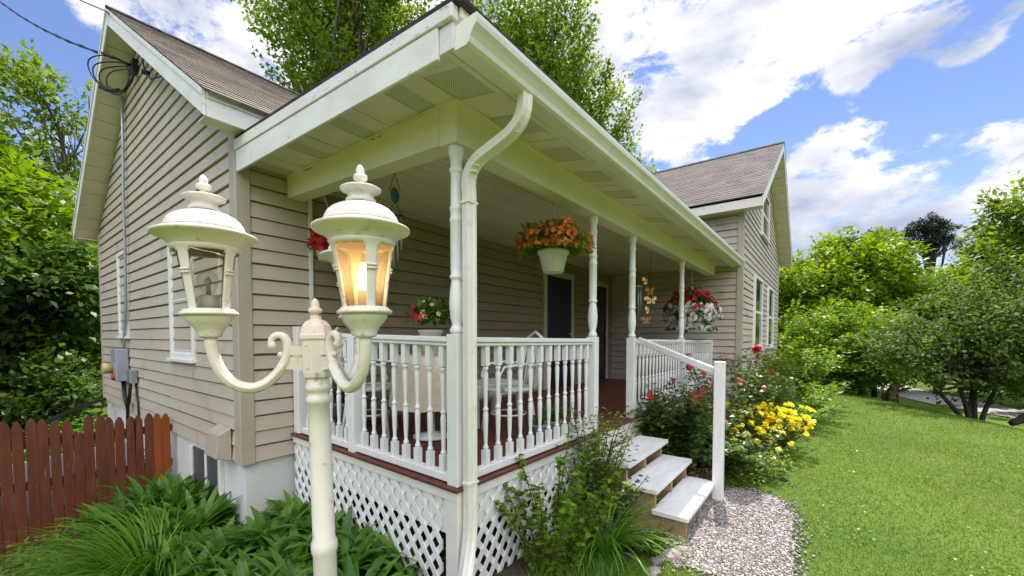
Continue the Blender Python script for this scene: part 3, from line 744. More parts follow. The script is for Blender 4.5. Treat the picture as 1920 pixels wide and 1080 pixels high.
# rake fascia on the left end (board + moulding), weathered return at the corner
fb = lambda y: 2.952+(y-1.47)*.026; ft = lambda y: 3.100+(y-1.47)*.036
mb = MB().prism([(1.475, fb(1.475)), (3.90, fb(3.9)), (3.90, ft(3.9)), (1.475, ft(1.475))], lambda u, v, t: (t, u, v), XP0-.02, XP0)
part(mb, 'rake_board', M['white_old'], proof, .003)
mb = MB().prism([(1.37, ft(1.37)+.004), (3.92, ft(3.92)+.004), (3.92, rz(3.92)-.002), (1.37, rz(1.37)-.002)], lambda u, v, t: (t, u, v), XP0-.028, XP0+.015)
part(mb, 'rake_moulding', M['white_old'], proof, .003)
part(MB().box(XP0-.006, XP0+.01, 1.385, 1.474, 2.975, ft(1.4)), 'fascia_return', M['concrete'], proof, .003)
part(MB().box(XP0+.012, XR-.02, 1.40, 1.425, 2.985, 3.165), 'fascia', M['white_old'], proof, .003)
# soffit: front strip and left strip, with perforated panels between plain ones
def panel(vented, pts):
    part(MB().hexa(pts + [(q[0], q[1], q[2]+.014) for q in pts]), 'soffit_vent' if vented else 'soffit_panel', M['vent'] if vented else M['soffit'], proof)
x = XP0+.004; k = 0
while x < XR-.04:
    w = .135 if k % 3 != 1 else .27; x2 = min(x+w, XR-.03); g = .005*(k % 2)
    panel(k % 3 == 1 and k < 12 or k % 6 == 1, [(x,1.428,2.99+g),(x2-.004,1.428,2.99+g),(x2-.004,PY-.022,3.05+g),(x,PY-.022,3.05+g)])
    x = x2; k += 1
y = PY-.018; k = 0
while y < YF-.06:
    w = .15; y2 = min(y+w, YF-.05); g = .005*(k % 2)
    fz = lambda q: 3.052+(q-1.76)*.02
    panel(k % 4 == 1, [(XP0+.004,y,fz(y)+g),(PX-.022,y,fz(y)+g),(PX-.022,y2-.004,fz(y2)+g),(XP0+.004,y2-.004,fz(y2)+g)])
    y = y2; k += 1
mb = MB(); mb.bar((XP0+.01, 1.44, 2.986), (XR-.03, 1.44, 2.986), .03, .012); mb.bar((PX-.03, PY-.03, 3.045), (XR-.03, PY-.03, 3.045), .02, .014); mb.bar((PX-.03, PY-.03, 3.045), (PX-.03, YF-.06, 3.09), .02, .014)
part(mb, 'soffit_trim', M['soffit'], proof)
# gutter (ogee front) and downspout
mb = MB()
gp = [(1.398,3.135),(1.398,2.975),(1.318,2.970),(1.300,2.985),(1.292,3.02),(1.275,3.055),(1.255,3.085),(1.250,3.115),(1.250,3.145),(1.268,3.147),(1.268,3.137),(1.256,3.135),(1.262,3.09),(1.284,3.055),(1.300,3.02),(1.310,2.992),(1.322,2.982),(1.388,2.985),(1.388,3.135)]
gp = [(yy, 2.968+(zz-2.968)*.66) for yy, zz in gp]
gx0, gx1 = XW+.02, XR+.05
n = len(gp); b0 = len(mb.v)
for xx, dz in ((gx0, 0), (gx1, .03)): mb.v += [(xx, yy, zz+dz) for (yy, zz) in gp]
for i in range(n):
    j = (i+1) % n; mb.f.append((b0+i, b0+j, b0+n+j, b0+n+i)); mb.sm.append(False)
mb.prism([(q[0], q[1]) for q in gp[:10]], lambda u, v, t: (t, u, v), gx0-.006, gx0)
mb.prism([(q[0], q[1]+.03) for q in gp[:10]], lambda u, v, t: (t, u, v), gx1, gx1+.006)
part(mb, 'gutter', M['gutter'])
def rect_sweep(mb, path, w, d, side, ribs=True):
    side = Vector(side).normalized(); base = len(mb.v); path = [Vector(p) for p in path]
    prof = []
    for (a, b) in ((-1,-1),(-.35,-1),(-.3,-.88),(.3,-.88),(.35,-1),(1,-1),(1,1),(.35,1),(.3,.88),(-.3,.88),(-.35,1),(-1,1)): prof.append((a*w/2, b*d/2))
    n = len(prof)
    for i, p in enumerate(path):
        t = (path[min(i+1, len(path)-1)]-path[max(i-1, 0)]).normalized(); o = t.cross(side).normalized(); s2 = o.cross(t)
        for (a, b) in prof: mb.v.append(tuple(p + s2*a + o*b))
    for i in range(len(path)-1):
        for k in range(n):
            a = base+i*n+k; b = base+i*n+(k+1) % n; mb.f.append((a, b, b+n, a+n)); mb.sm.append(False)
    mb.f.append(tuple(base+k for k in reversed(range(n)))); mb.f.append(tuple(base+(len(path)-1)*n+k for k in range(n))); mb.sm += [False, False]
def bez(ps, n):
    out = []
    for i in range(n+1):
        t = i/n; q = [Vector(p) for p in ps]
        while len(q) > 1: q = [q[k].lerp(q[k+1], t) for k in range(len(q)-1)]
        out.append(q[0])
    return out
dsx, dsy = 1.834, 1.722
path = [Vector((1.865,1.335,2.975))] + bez([(1.865,1.335,2.93),(1.865,1.34,2.82),(1.85,1.46,2.77)], 6) + bez([(1.835,1.58,2.72),(1.81,1.735,2.67),(dsx,dsy,2.51)], 7) + [Vector((dsx, dsy, z)) for z in (2.3, 1.7, 1.1, .7)] + bez([(dsx,dsy,.52),(dsx,dsy,.36),(1.74,1.68,.27),(1.62,1.58,.14)], 7)
mb = MB(); rect_sweep(mb, path, .070, .055, (1, -.15, 0))
ds = part(mb, 'downspout', M['gutter'], H, .003)
for z in (2.45, .75): part(MB().box(dsx-.045, dsx+.045, dsy-.032, dsy+.03, z, z+.014), 'strap', M['gutter'], ds)
mb = MB()
for i in range(7):       # crimped elbow ribs
    p = path[6+i]; mb.tube([p+Vector((0, 0, .006)), p-Vector((0, 0, .006))], .047, 8, flat=.8)
part(mb, 'elbow_crimp', M['gutter'], ds)

# doors in the porch wall
def door(x0, x1, z0, z1, m, name, glass=False):
    f = MB(); w = .10
    f.box(x0-w, x0, YF-.045, YF, z0, z1+w); f.box(x1, x1+w, YF-.045, YF, z0, z1+w); f.box(x0, x1, YF-.045, YF, z1, z1+w)
    o = part(f, name, M['trim_light'], H, .004)
    part(MB().box(x0+.002, x1-.002, YF-.036, YF-.016, z0, z1-.002), 'door_panel', m, o)
    h = MB(); h.lathe([(.012,0),(.012,.03),(.028,.035),(.03,.05),(.015,.062)], n=12); h.v = [(x1-.09+a, YF-.036-c, z0+.98+b) for (a, b, c) in h.v]
    part(h, 'door_handle', M['brass'] if not glass else M['metal'], o)
    if glass: part(MB().box(x0+.12, x1-.12, YF-.042, YF-.037, z0+.25, z1-.12), 'pane', M['pane'], o)
    return o
dz = lean(6.5, 3.9)+.72
door(6.12, 6.98, dz, 2.74, M['door'], 'front_door'); door(7.98, 8.55, dz, 2.74, M['door'], 'storm_door', True)
part(MB().box(1.955, 1.985, YF-.03, YF-.012, .72, 2.96), 'channel_strip', M['white_clean'])

# steps
tr = []
steps = part(MB().box(3.5, 4.506, 1.762, 1.785, .3, .60), 'porch_steps', M['white'])
for xx in (3.50, 3.97, 4.46):
    part(MB().prism([(1.76,.497),(1.76,-.02),(.88,-.02),(.88,.138),(1.135,.138),(1.135,.317),(1.39,.317),(1.39,.497)], lambda u, v, t: (t, u, v), xx, xx+.045), 'stringer', M['bare_wood'], steps)
for (z, y0, y1, x0, x1) in ((.18, .855, 1.155, 3.47, 4.56), (.36, 1.10, 1.41, 3.45, 4.585), (.54, 1.335, 1.66, 3.42, 4.55)):
    part(MB().box(x0, x1, y0, y1, z-.042, z), 'tread', M['tread'], steps, .005)
for (z0, z1, y) in ((.02, .137, 1.14), (.185, .317, 1.40), (.365, .497, 1.645)):
    part(MB().box(3.546, 3.969, y, y+.02, z0, z1).box(4.016, 4.459, y, y+.02, z0, z1), 'riser', M['bare_wood'], steps)
part(MB().box(4.49, 4.585, .79, .885, -.1, 1.405), 'newel_post', M['white_clean'], H, .008, seg=2)
a, b = Vector((4.77, 1.76, 1.615)), Vector((4.56, .88, 1.30))
part(MB().bar(a, b, .052, .075), 'handrail', M['white_clean'], H, .014, seg=3)

# ================================================================== LAMP POST
LX, LY = .825, 1.605
lamp = empty('lamp_post', (LX, LY, 0), 'cream three armed garden lamp post with one lantern glowing amber', 'lamp post')
m = MB().lathe([(.065,-.1),(.065,.40),(.060,.46),(.055,.50),(.048,.52),(.0435,.55),(.0435,.78),(.048,.79),(.050,.81),(.048,.83),(.042,.84),(.040,1.30),(.040,1.385),(.046,1.39),(.048,1.402),(.046,1.414),(.041,1.418),(.041,1.435),(.047,1.44),(.049,1.452),(.047,1.462),(.042,1.466),(.042,1.50)], (LX, LY, 0), 28)
part(m, 'post', M['lamp'], lamp)
# octagonal head with a domed cap
m = MB(); m.lathe([(.050,1.49),(.0545,1.495),(.0575,1.51),(.0575,1.638),(.060,1.64)], (LX, LY, 0), 8, smooth=False)
m.lathe([(.0635,1.641),(.0655,1.648),(.0655,1.658),(.0615,1.664),(.060,1.672),(.054,1.695),(.040,1.712),(.022,1.720),(.021,1.736)], (LX, LY, 0), 8, smooth=False)
for zz in (1.53, 1.62):
    for q in range(4):
        a_ = R(22.5+90*q); m.lathe([(.001,-.003),(.006,-.002),(.006,.002),(.001,.003)], (LX+.054*math.cos(a_), LY+.054*math.sin(a_), zz), 8)
part(m, 'post_head', M['lamp'], lamp, .003)
def acorn(mb, c, z, s):
    mb.lathe([(.019*s,z),(.014*s,z+.006*s),(.0125*s,z+.022*s),(.016*s,z+.026*s),(.030*s,z+.032*s),(.034*s,z+.042*s),(.031*s,z+.050*s),(.022*s,z+.055*s),(.020*s,z+.062*s),(.021*s,z+.072*s),(.018*s,z+.086*s),(.010*s,z+.099*s),(.002*s,z+.105*s)], (c[0], c[1], 0), 16)
    for k in range(6):
        a = k*math.pi/3; r = .024*s
        mb.lathe([(.001,-.013*s),(.008*s,-.010*s),(.0125*s,0),(.008*s,.010*s),(.001,.013*s)], (c[0]+r*math.cos(a), c[1]+r*math.sin(a), z+.042*s), 8)
m = MB(); acorn(m, (LX, LY), 1.722, .78); part(m, 'finial', M['lamp'], lamp)

F0 = Vector((math.cos(R(37.34)), math.sin(R(37.34)), 0)); RT = Vector((math.sin(R(37.34)), -math.cos(R(37.34)), 0))
RHO = .385
gl, gnt, gb = newmat('clear_lantern_glass')
def glass(name, col, diff, fac):
    m, nt, b = newmat(name); N, L = nt.nodes, nt.links
    N.remove(b)
    t = N.new('ShaderNodeBsdfTransparent'); t.inputs['Color'].default_value = (*col, 1)
    g = N.new('ShaderNodeBsdfGlossy'); g.inputs['Roughness'].default_value = .08
    fr = N.new('ShaderNodeFresnel'); fr.inputs['IOR'].default_value = 1.45
    d = N.new('ShaderNodeBsdfTranslucent'); d.inputs['Color'].default_value = (*diff, 1)
    no = N.new('ShaderNodeTexNoise'); no.inputs['Scale'].default_value = 14; tc = N.new('ShaderNodeTexCoord'); mp = N.new('ShaderNodeMapping'); mp.inputs['Scale'].default_value = (3, 3, .35)
    L.new(tc.outputs['Object'], mp.inputs[0]); L.new(mp.outputs[0], no.inputs['Vector'])
    bp = N.new('ShaderNodeBump'); bp.inputs['Strength'].default_value = .25; L.new(no.outputs['Fac'], bp.inputs['Height'])
    L.new(bp.outputs['Normal'], g.inputs['Normal']); L.new(bp.outputs['Normal'], fr.inputs['Normal'])
    m1 = N.new('ShaderNodeMixShader'); m1.inputs[0].default_value = fac; L.new(t.outputs[0], m1.inputs[1]); L.new(d.outputs[0], m1.inputs[2])
    m2 = N.new('ShaderNodeMixShader'); L.new(fr.outputs[0], m2.inputs[0]); L.new(m1.outputs[0], m2.inputs[1]); L.new(g.outputs[0], m2.inputs[2])
    L.new(m2.outputs[0], N['Material Output'].inputs['Surface']); return m
bpy.data.materials.remove(gl)
M['glass'] = glass('clear_lantern_glass', (.93,.92,.86), (.8,.78,.7), .06)
M['glass_lit'] = glass('glow_tinted_lantern_glass', (.98,.89,.74), (.95,.80,.55), .20)  # the bulb's amber glow is put into this glass colour
def clear_bulb():
    m, nt, b = newmat('clear_bulb_glass'); N, L = nt.nodes, nt.links; N.remove(b)
    t = N.new('ShaderNodeBsdfTransparent'); t.inputs['Color'].default_value = (.97,.97,.95,1)
    g = N.new('ShaderNodeBsdfGlossy'); g.inputs['Roughness'].default_value = .12; d = N.new('ShaderNodeBsdfDiffuse'); d.inputs['Color'].default_value = (.85,.86,.8,1)
    m1 = N.new('ShaderNodeMixShader'); m1.inputs[0].default_value = .5; L.new(g.outputs[0], m1.inputs[1]); L.new(d.outputs[0], m1.inputs[2])
    lw = N.new('ShaderNodeLayerWeight'); lw.inputs['Blend'].default_value = .25
    mr = N.new('ShaderNodeMapRange'); mr.inputs['To Min'].default_value = .10; mr.inputs['To Max'].default_value = .42; L.new(lw.outputs['Facing'], mr.inputs['Value'])
    m2 = N.new('ShaderNodeMixShader'); L.new(mr.outputs['Result'], m2.inputs[0]); L.new(t.outputs[0], m2.inputs[1]); L.new(m1.outputs[0], m2.inputs[2])
    L.new(m2.outputs[0], N['Material Output'].inputs['Surface']); return m
M['glass_bulb'] = clear_bulb()
M['bulb'] = mat('frosted_bulb', (.86,.86,.80), rough=.15)
M['candle'] = mat('candle_sleeve', (.80,.74,.66), rough=.5)
def emit(name, c, s):
    m, nt, b = newmat(name); b.inputs['Emission Color'].default_value = (*c, 1); b.inputs['Emission Strength'].default_value = s; return m
M['bulb_lit'] = emit('lit_bulb', (1,.72,.38), 15)
def lantern(c, lit, zs, turn):
    """c: arm end (x,y), z datum = bottom of the cup"""
    x, y, z0 = c
    def zc(z): return z if z < .1 else (.1+(z-.1)*.915 if z < .34 else .3196+(z-.34)*1.06)
    def Lz(pr, n=32, **k):
        if 'flute' in k: k['flute'] = (zc(k['flute'][0]), zc(k['flute'][1]), k['flute'][2])
        return MB().lathe([(r, zc(z)) for r, z in pr], (x, y, z0), n, **k)
    # tapering frame with four arched openings (real cut-outs)
    f = MB(); n, hN = 96, 26; zb, zt2 = .098, .326
    def rad(z): return .070+(z-zb)/(zt2-zb)*(.103-.070)
    vid = {}
    def vert(i, j):
        i %= n; key = (i, j)
        if key not in vid:
            z = zb+(zt2-zb)*j/hN; a = 2*math.pi*i/n+turn; r = rad(z)+(.008*max(0, (j/hN-.86)/.14)**1.5)
            vid[key] = len(f.v); f.v.append((x+r*math.cos(a), y+r*math.sin(a), z0+z))
        return vid[key]
    for i in range(n):
        ph = ((i+.5)/n*4) % 1
        u = abs(ph-.5)*2          # 0 at the opening's middle, 1 at the rib
        for j in range(hN):
            v = (j+.5)/hN; half = .79
            top = .94
            opening = u < half and v > .0 and v < (top if u < half*.45 else top - .16*(1-math.sqrt(max(0, 1-((u-half*.45)/(half*.55))**2))))
            if not opening:
                f.f.append((vert(i, j), vert(i+1, j), vert(i+1, j+1), vert(i, j+1))); f.sm.append(True)
    # ring mouldings across the ribs
    for k in range(4):
        a = turn + 2*math.pi*k/4
        for zz in (.228, .239):
            p = [(x+(rad(zz)+.003)*math.cos(a+q), y+(rad(zz)+.003)*math.sin(a+q), z0+zz) for q in (-.20, -.1, 0, .1, .20)]; f.tube(p, .0045, 6)
    o = f.build('lantern', M['lamp'], lamp); so_ = o.modifiers.new('Solidify', 'SOLIDIFY'); so_.thickness = .007; so_.offset = -1
    o['label'] = 'lantern glowing amber from a lit bulb' if lit else 'unlit lantern with clear glass'
    # cap: flared brim, dome, pagoda ring
    m = Lz([(.098,.340),(.108,.352),(.125,.366),(.150,.379),(.157,.381),(.161,.385),(.160,.390),(.153,.393),(.140,.397),(.127,.402)], cap=False)
    part(m, 'lantern_brim', M['lamp'], o)
    m = Lz([(.125,.4015),(.124,.410),(.119,.424),(.110,.438),(.097,.450),(.080,.459),(.063,.4645),(.052,.466)], 36); part(m, 'lantern_dome', M['lamp_cap'], o)
    m = Lz([(.046,.472),(.050,.476),(.050,.482),(.045,.488),(.042,.495),(.046,.503),(.060,.510),(.066,.513),(.067,.517),(.062,.520),(.045,.524),(.020,.528),(.013,.532)], 36, flute=(.479, .504, .10)); part(m, 'lantern_crown', M['lamp_cap'], o)
    m = MB(); acorn(m, (x, y), z0+zc(.527), .70); part(m, 'finial', M['lamp_cap'], o)
    # foot ring and fluted cup
    m = Lz([(.026,0),(.036,.004),(.037,.010),(.040,.020),(.047,.034),(.062,.052),(.072,.066),(.076,.076),(.074,.081)], 36, flute=(.012, .036, .06)); part(m, 'lantern_cup', M['lamp'], o)
    m = Lz([(.074,.081),(.089,.082),(.092,.087),(.090,.092),(.082,.097),(.078,.104),(.066,.106)], 32); part(m, 'foot_ring', M['lamp'], o)
    # glass liner, candle sleeve, bulb
    m = MB(); prz = [(rad(z)-.012, z) for z in (.104, .16, .22, .27, .31)]; m.lathe(prz, (x, y, z0), 32, cap=False); part(m, 'glass', M['glass_lit'] if lit else M['glass'], o)
    m = Lz([(.022,.10),(.022,.165),(.018,.17)], 16) if lit else Lz([(.034,.10),(.034,.155),(.026,.16)], 16)
    part(m, 'candle_sleeve', M['candle'], o)
    if lit: m = Lz([(.008,.168),(.014,.178),(.021,.198),(.022,.215),(.017,.242),(.006,.272)], 16)
    else: m = Lz([(.012,.158),(.017,.172),(.030,.20),(.033,.222),(.028,.244),(.014,.256),(.002,.259)], 18)
    part(m, 'bulb', M['bulb_lit'] if lit else M['glass_bulb'], o)
    if not lit:
        m = Lz([(.008,.16),(.007,.20),(.013,.215),(.004,.235)], 8); part(m, 'filament', M['metal'], o)
for (phi, dzz, lit, RHO) in ((200, .0, False, .352), (323, -.012, True, .335), (79, .0, False, .31)):
    d = RT*math.cos(R(phi)) + F0*math.sin(R(phi))
    def A(r, z): return Vector((LX+d.x*r, LY+d.y*r, z))
    arm = MB()
    pts = bez([A(.155,1.618), A(.175,1.658), A(.120,1.685), A(.098,1.65), A(.100,1.61)], 9)[:-1] + bez([A(.100,1.61), A(.104,1.54), A(.170,1.462), A(RHO*.65,1.462)], 10)[:-1] + bez([A(RHO*.65,1.462), A(RHO*.87,1.466), A(RHO,1.55), A(RHO,1.664+dzz)], 10)
    arm.tube(pts, [.011+.007*min(1, i/9) if i < 10 else .018+.003*min(1, (i-10)/10) for i in range(len(pts))], 12)
    s = d.cross(Vector((0,0,1)))
    arm.lathe([(.001,-.017),(.011,-.013),(.017,0),(.011,.013),(.001,.017)], tuple(A(.155,1.622)), 12)
    arm.lathe([(.001,-.012),(.008,-.009),(.012,0),(.008,.009),(.001,.012)], tuple(A(.128,1.585)), 10)
    arm.bar(A(.05,1.60), A(.105,1.60), .028, .036); arm.bar(A(.05,1.545), A(.112,1.555), .020, .05)
    for q in (-1, 1):        # reeded edges along the arm
        arm.tube([p + s*(q*.0135) for p in pts[12:]], .009, 8)
    part(arm, 'arm', M['lamp'], lamp)
    e = A(RHO, 0); lantern((e.x, e.y, 1.655+dzz), lit, 1, math.atan2(d.y, d.x)+(R(163) if lit else R(62)))

lamp.rotation_euler = (RT*0).to_tuple(); lamp.rotation_euler = Matrix.Rotation(R(-1.3), 3, F0).to_euler(); lamp.location += RT*.038

# ================================================================== FENCE
fence = empty('picket_fence', (.3, 5.93, -.2), 'red stained wooden picket fence running up to the house wall', 'fence')
xs = np.arange(1.30, -1.9, -.076)
def picket(x, top, w=.078, newer=False, tilt=0):
    m = MB(); zb = gz(x, 5.9)-.02; h = w/2
    poly = [(-h, zb), (h, zb), (h, top-.07), (h*.62, top-.025), (h*.25, top), (-h*.25, top), (-h*.62, top-.025), (-h, top-.07)]
    poly = [(u+tilt*(v-zb), v) for u, v in poly]
    m.prism(poly, lambda u, v, t: (x+u, t, v), 5.90, 5.918)
    return m
for i, x in enumerate(xs):
    top = .81+.055*(1.3-x)+random.uniform(-.028, .022)
    if i == 9: top -= .13
    o = picket(x+random.uniform(-.002, .002), top, random.uniform(.069, .0755), i < 2, random.uniform(-.013, .013)).build('picket', M['fence_new'] if i < 2 else M['fence_red'], fence, .003)
    if i < 2: o['label'] = 'newer orange picket'
for z in (.22, .62):
    m = MB().bar((1.35, 5.94, z), (-1.9, 5.94, z+.08), .035, .08); m.build('rail', M['fence_red'], fence)
# white board behind the fence
m = MB().bar((1.1, 6.5, .12), (-2.4, 6.35, -.1), .03, .62); tag(m.build('white_board', M['concrete']), 'low white painted board glimpsed through the gaps of the red picket fence', 'board')
m = MB(); m.tube([(1.30, 9.5, .62), (1.0, 9.1, .60), (.5, 8.4, .45), (.1, 7.8, .30), (-.4, 7.2, .1), (-.9, 6.6, -.25)], .03, 8)
tag(m.build('drain_hose', M['dark']), 'black drain hose sloping from the house wall down behind the red fence', 'hose')

# overhead service wires
m = MB()
anc = Vector((XW-.22, 7.06, 5.1)); far = Vector((-.25, 22.5, 14.4))
for k, q in enumerate(((0,0,0), (.03,0,.02), (-.02,.02,-.015))):
    pts = []
    for i in range(25):
        t = i/24; p = anc.lerp(far, t); p.z -= 2.2*t*(1-t); a = t*70+k*2.1
        pts.append(p + Vector((math.cos(a)*.014, 0, math.sin(a)*.014)))
    m.tube(pts, .011, 6)
tag(m.build('service_cable', M['dark']), 'twisted black service cable running from the gable up to the left', 'cable')
m = MB()
for k in range(4):
    c = Vector((XW-.26+.03*k, 7.16-.03*k, 4.95-.03*k)); rr = .28-.03*k; pts = []; tl = .4*(k-1.5)
    for i in range(27):
        a = 2*math.pi*i/24+k*.8; u, v = math.cos(a)*rr, math.sin(a)*rr*.72; u, v = u*math.cos(tl)-v*math.sin(tl), u*math.sin(tl)+v*math.cos(tl)
        pts.append(c + Vector((.6*u, -.8*u, v+.03*math.sin(a*2+k))))
    m.tube(pts, .0075, 6)
m.tube([(XW-.32, 7.28, 4.78), (XW-.26, 7.18, 4.73), (XW-.18, 7.08, 4.73)], .026, 8); m.tube([(XW-.05, 7.05, 5.08), (XW-.2, 7.06, 5.1), (XW-.33, 7.1, 5.12)], .014, 6)
tag(m.build('cable_coil', M['dark']), 'loose black coil of cable hanging under the gable peak', 'cable')
m = MB(); pts = []
a, b = Vector((XW-.32, 6.75, 5.45)), Vector((-.3, 17.0, 12.2))
for i in range(20):
    t = i/19; p = a.lerp(b, t); p.z -= 1.2*t*(1-t); pts.append(p)
m.tube(pts, .007, 6); m.tube([(XW-.32, 6.75, 5.45), (XW-.1, 6.4, 5.0), (XW-.08, 6.35, 4.75), (XW-.1, 6.0, 4.5), (XW-.06, 5.6, 4.42), (XW-.05, 5.3, 4.40)], .008, 6)
tag(m.build('thin_wire', M['dark']), 'thin black wire crossing the white rake board and looping along the siding', 'cable')

# ================================================================== PORCH FURNISHINGS
def hang_basket(name, label, c, top, pot_r, pot_h, blob, leaf, n_leaf, ls, fl, n_fl, fr, pot=True, group=None, down=0):
    c = Vector(c); root = empty(name, c, label, 'hanging basket', group)
    if pot:
        m = MB().lathe([(pot_r*.62,-pot_h),(pot_r*.66,-pot_h),(pot_r*.95,-.02),(pot_r*1.04,-.018),(pot_r*1.04,.012),(pot_r*.96,.012),(pot_r*.92,-.01)], tuple(c), 28); part(m, 'pot', M['pot'], root)
    m = MB(); hk = Vector((c.x, c.y, top))
    for k in range(3):
        a = k*2.094+.5; p = c + Vector((math.cos(a)*pot_r*.95, math.sin(a)*pot_r*.95, 0)); m.tube([p, c + Vector((0, 0, (top-c.z)*.62))], .0055, 5)
    zz = c.z+(top-c.z)*.62
    m.tube([(c.x,c.y,zz),(c.x+.02,c.y,zz+.05),(c.x-.015,c.y,zz+.12),(c.x,c.y,top)], .005, 6)
    part(m, 'hanger', M['wire_white'], root)
    rx, ry, rz_, cz = blob
    cc = np.array([c.x, c.y, c.z+cz]); u = rand_unit(n_leaf); u[:, 2] = np.where(u[:, 2] < -.25, -u[:, 2]*.4-down, u[:, 2])
    lump = 1+.13*np.sin(u[:, 0]*5+1)*np.sin(u[:, 1]*6+2)*1.4
    P = cc + u*np.array([rx, ry, rz_])*(rng.uniform(.55, 1.0, n_leaf)*lump)[:, None]
    D = nrm(u + rand_unit(n_leaf)*.7 + np.array([0, 0, -.2])); V, F = leaf_quads(P, D, nrm(u*.6+np.array([0, 0, .7])+rand_unit(n_leaf)*.5), ls*rng.uniform(.6, 1.3, n_leaf), ls*.55*rng.uniform(.6, 1.2, n_leaf))
    arr_mesh('foliage', V, F, leaf, root, rng.uniform(0, 1, n_leaf))
    for (mt_, nn, rr, sel) in fl:
        u = rand_unit(nn*3); u[:, 2] = np.where(u[:, 2] < -.3, -u[:, 2]*.5-down, u[:, 2]); u = u[sel(u)][:nn]; q = len(u)
        lump = 1+.13*np.sin(u[:, 0]*5+1)*np.sin(u[:, 1]*6+2)*1.4
        P = cc + u*np.array([rx, ry, rz_])*(rng.uniform(.9, 1.08, q)*lump)[:, None]
        V, F = flowers(P, nrm(u+rand_unit(q)*.45), rr*rng.uniform(.7, 1.15, q), 5, .18)
        arr_mesh('blossoms', V, F, mt_, root, np.tile(rng.uniform(0, 1, q), 5))
    return root
hang_basket('hanging_basket', 'white pot of orange petunias hanging from the porch beam left of the steps', (3.13, 1.93, 2.40), 2.84, .135, .18, (.31, .31, .19, .06), M['leaf_shrub'], 3200, .045, [(M['fl_orange'], 560, .021, lambda u: u[:, 2] > -2)], 0, 0, down=.35)
hang_basket('hanging_basket', 'basket of trailing red and white petunias hanging near the far end of the porch', (7.66, 1.88, 2.08), 2.84, .17, .2, (.44, .40, .42, -.02), M['leaf_dark'], 3000, .07, [(M['fl_red'], 240, .042, lambda u: u[:, 2] > .15), (M['fl_white'], 640, .040, lambda u: (u[:, 2] < .35))], 0, 0, down=.75)
hang_basket('hanging_basket', 'bright red geranium basket hanging by the house wall behind the lamp', (1.97, 3.62, 2.46), 2.98, .1, .12, (.13, .13, .17, .05), M['leaf_dark'], 220, .05, [(M['fl_red'], 230, .034, lambda u: u[:, 2] > -2)], 0, 0, down=.6)
# agate wind chime
ch = empty('wind_chime', (2.18, 2.9, 2.9), 'teal agate wind chime hanging from the porch ceiling', 'wind chime')
m = MB(); m.tube([(2.18,2.9,3.03),(2.15,2.92,2.90),(2.14,2.93,2.87)], .003, 5); m.tube([(2.18,2.9,3.03),(2.21,2.88,2.90),(2.21,2.87,2.87)], .003, 5); m.tube([(2.18,2.9,2.79),(2.14,2.93,2.68)], .003, 5); m.tube([(2.18,2.9,2.79),(2.22,2.87,2.68)], .003, 5); m.bar((2.13,2.94,2.675),(2.23,2.86,2.675), .012, .012)
part(m, 'cord', M['dark'], ch)
m = MB().lathe([(.005,-.065),(.035,-.05),(.05,-.01),(.045,.03),(.025,.055),(.004,.065)], (0,0,0), 14); m.v = [(2.18+a*.9, 2.9+b*.35, 2.84+c) for (a, b, c) in m.v]; part(m, 'agate', M['teal'], ch)
for k, (dx, dy, L_) in enumerate(((-.035,.03,.30),(-.01,.01,.42),(.015,-.01,.36),(.04,-.03,.27))):
    m = MB().tube([(2.18+dx, 2.9+dy, 2.66), (2.18+dx, 2.9+dy, 2.66-L_)], .009, 8); part(m, 'tube', M['metal'], ch)
# tube chime + butterflies near the far basket
ch = empty('wind_chime', (6.3, 2.35, 2.7), 'grey tube wind chime hanging behind the butterfly string', 'wind chime')
part(MB().lathe([(.001,.01),(.07,0),(.07,-.03),(.06,-.03)], (6.3,2.35,2.45), 16), 'cap', M['metal'], ch); part(MB().tube([(6.3,2.35,3.0),(6.3,2.35,2.46)], .004, 5), 'cord', M['dark'], ch)
for k in range(5):
    a = k*1.257; part(MB().tube([(6.3+.05*math.cos(a), 2.35+.05*math.sin(a), 2.42), (6.3+.05*math.cos(a), 2.35+.05*math.sin(a), 1.86+.05*k)], .012, 8), 'tube', M['metal'], ch)
bf = empty('butterfly_string', (5.72, 1.95, 2.8), 'string of copper butterflies hanging from the front beam beside the flower basket', 'ornament')
part(MB().tube([(5.72,1.95,2.82),(5.73,1.95,2.3),(5.66,1.95,1.85)], .003, 5), 'cord', M['dark'], bf)
for k in range(5):
    c = Vector((5.72+.05*math.sin(k*2.1), 1.95+.05*math.cos(k*1.7), 2.42-.135*k)); m = MB(); yaw = k*1.1
    for s in (-1, 1):
        for (q, zz, rr) in ((.055, .03, .065), (.04, -.025, .042)):
            pts = [(0, 0), (rr*.7*s, zz+rr*.5), (rr*1.3*s, zz+rr*.35), (rr*1.25*s, zz-rr*.35), (rr*.5*s, zz-rr*.3)]
            fnb = lambda u, v, t, c=c, yaw=yaw: (c.x+u*math.cos(yaw)+t, c.y+u*math.sin(yaw)+abs(u)*.4, c.z+v)
            m.prism(pts if s > 0 else pts[::-1], fnb, 0, .004)
    m.tube([c+Vector((0,0,-.05)), c+Vector((0,0,.05))], .006, 6); part(m, 'butterfly', M['brass'], bf)
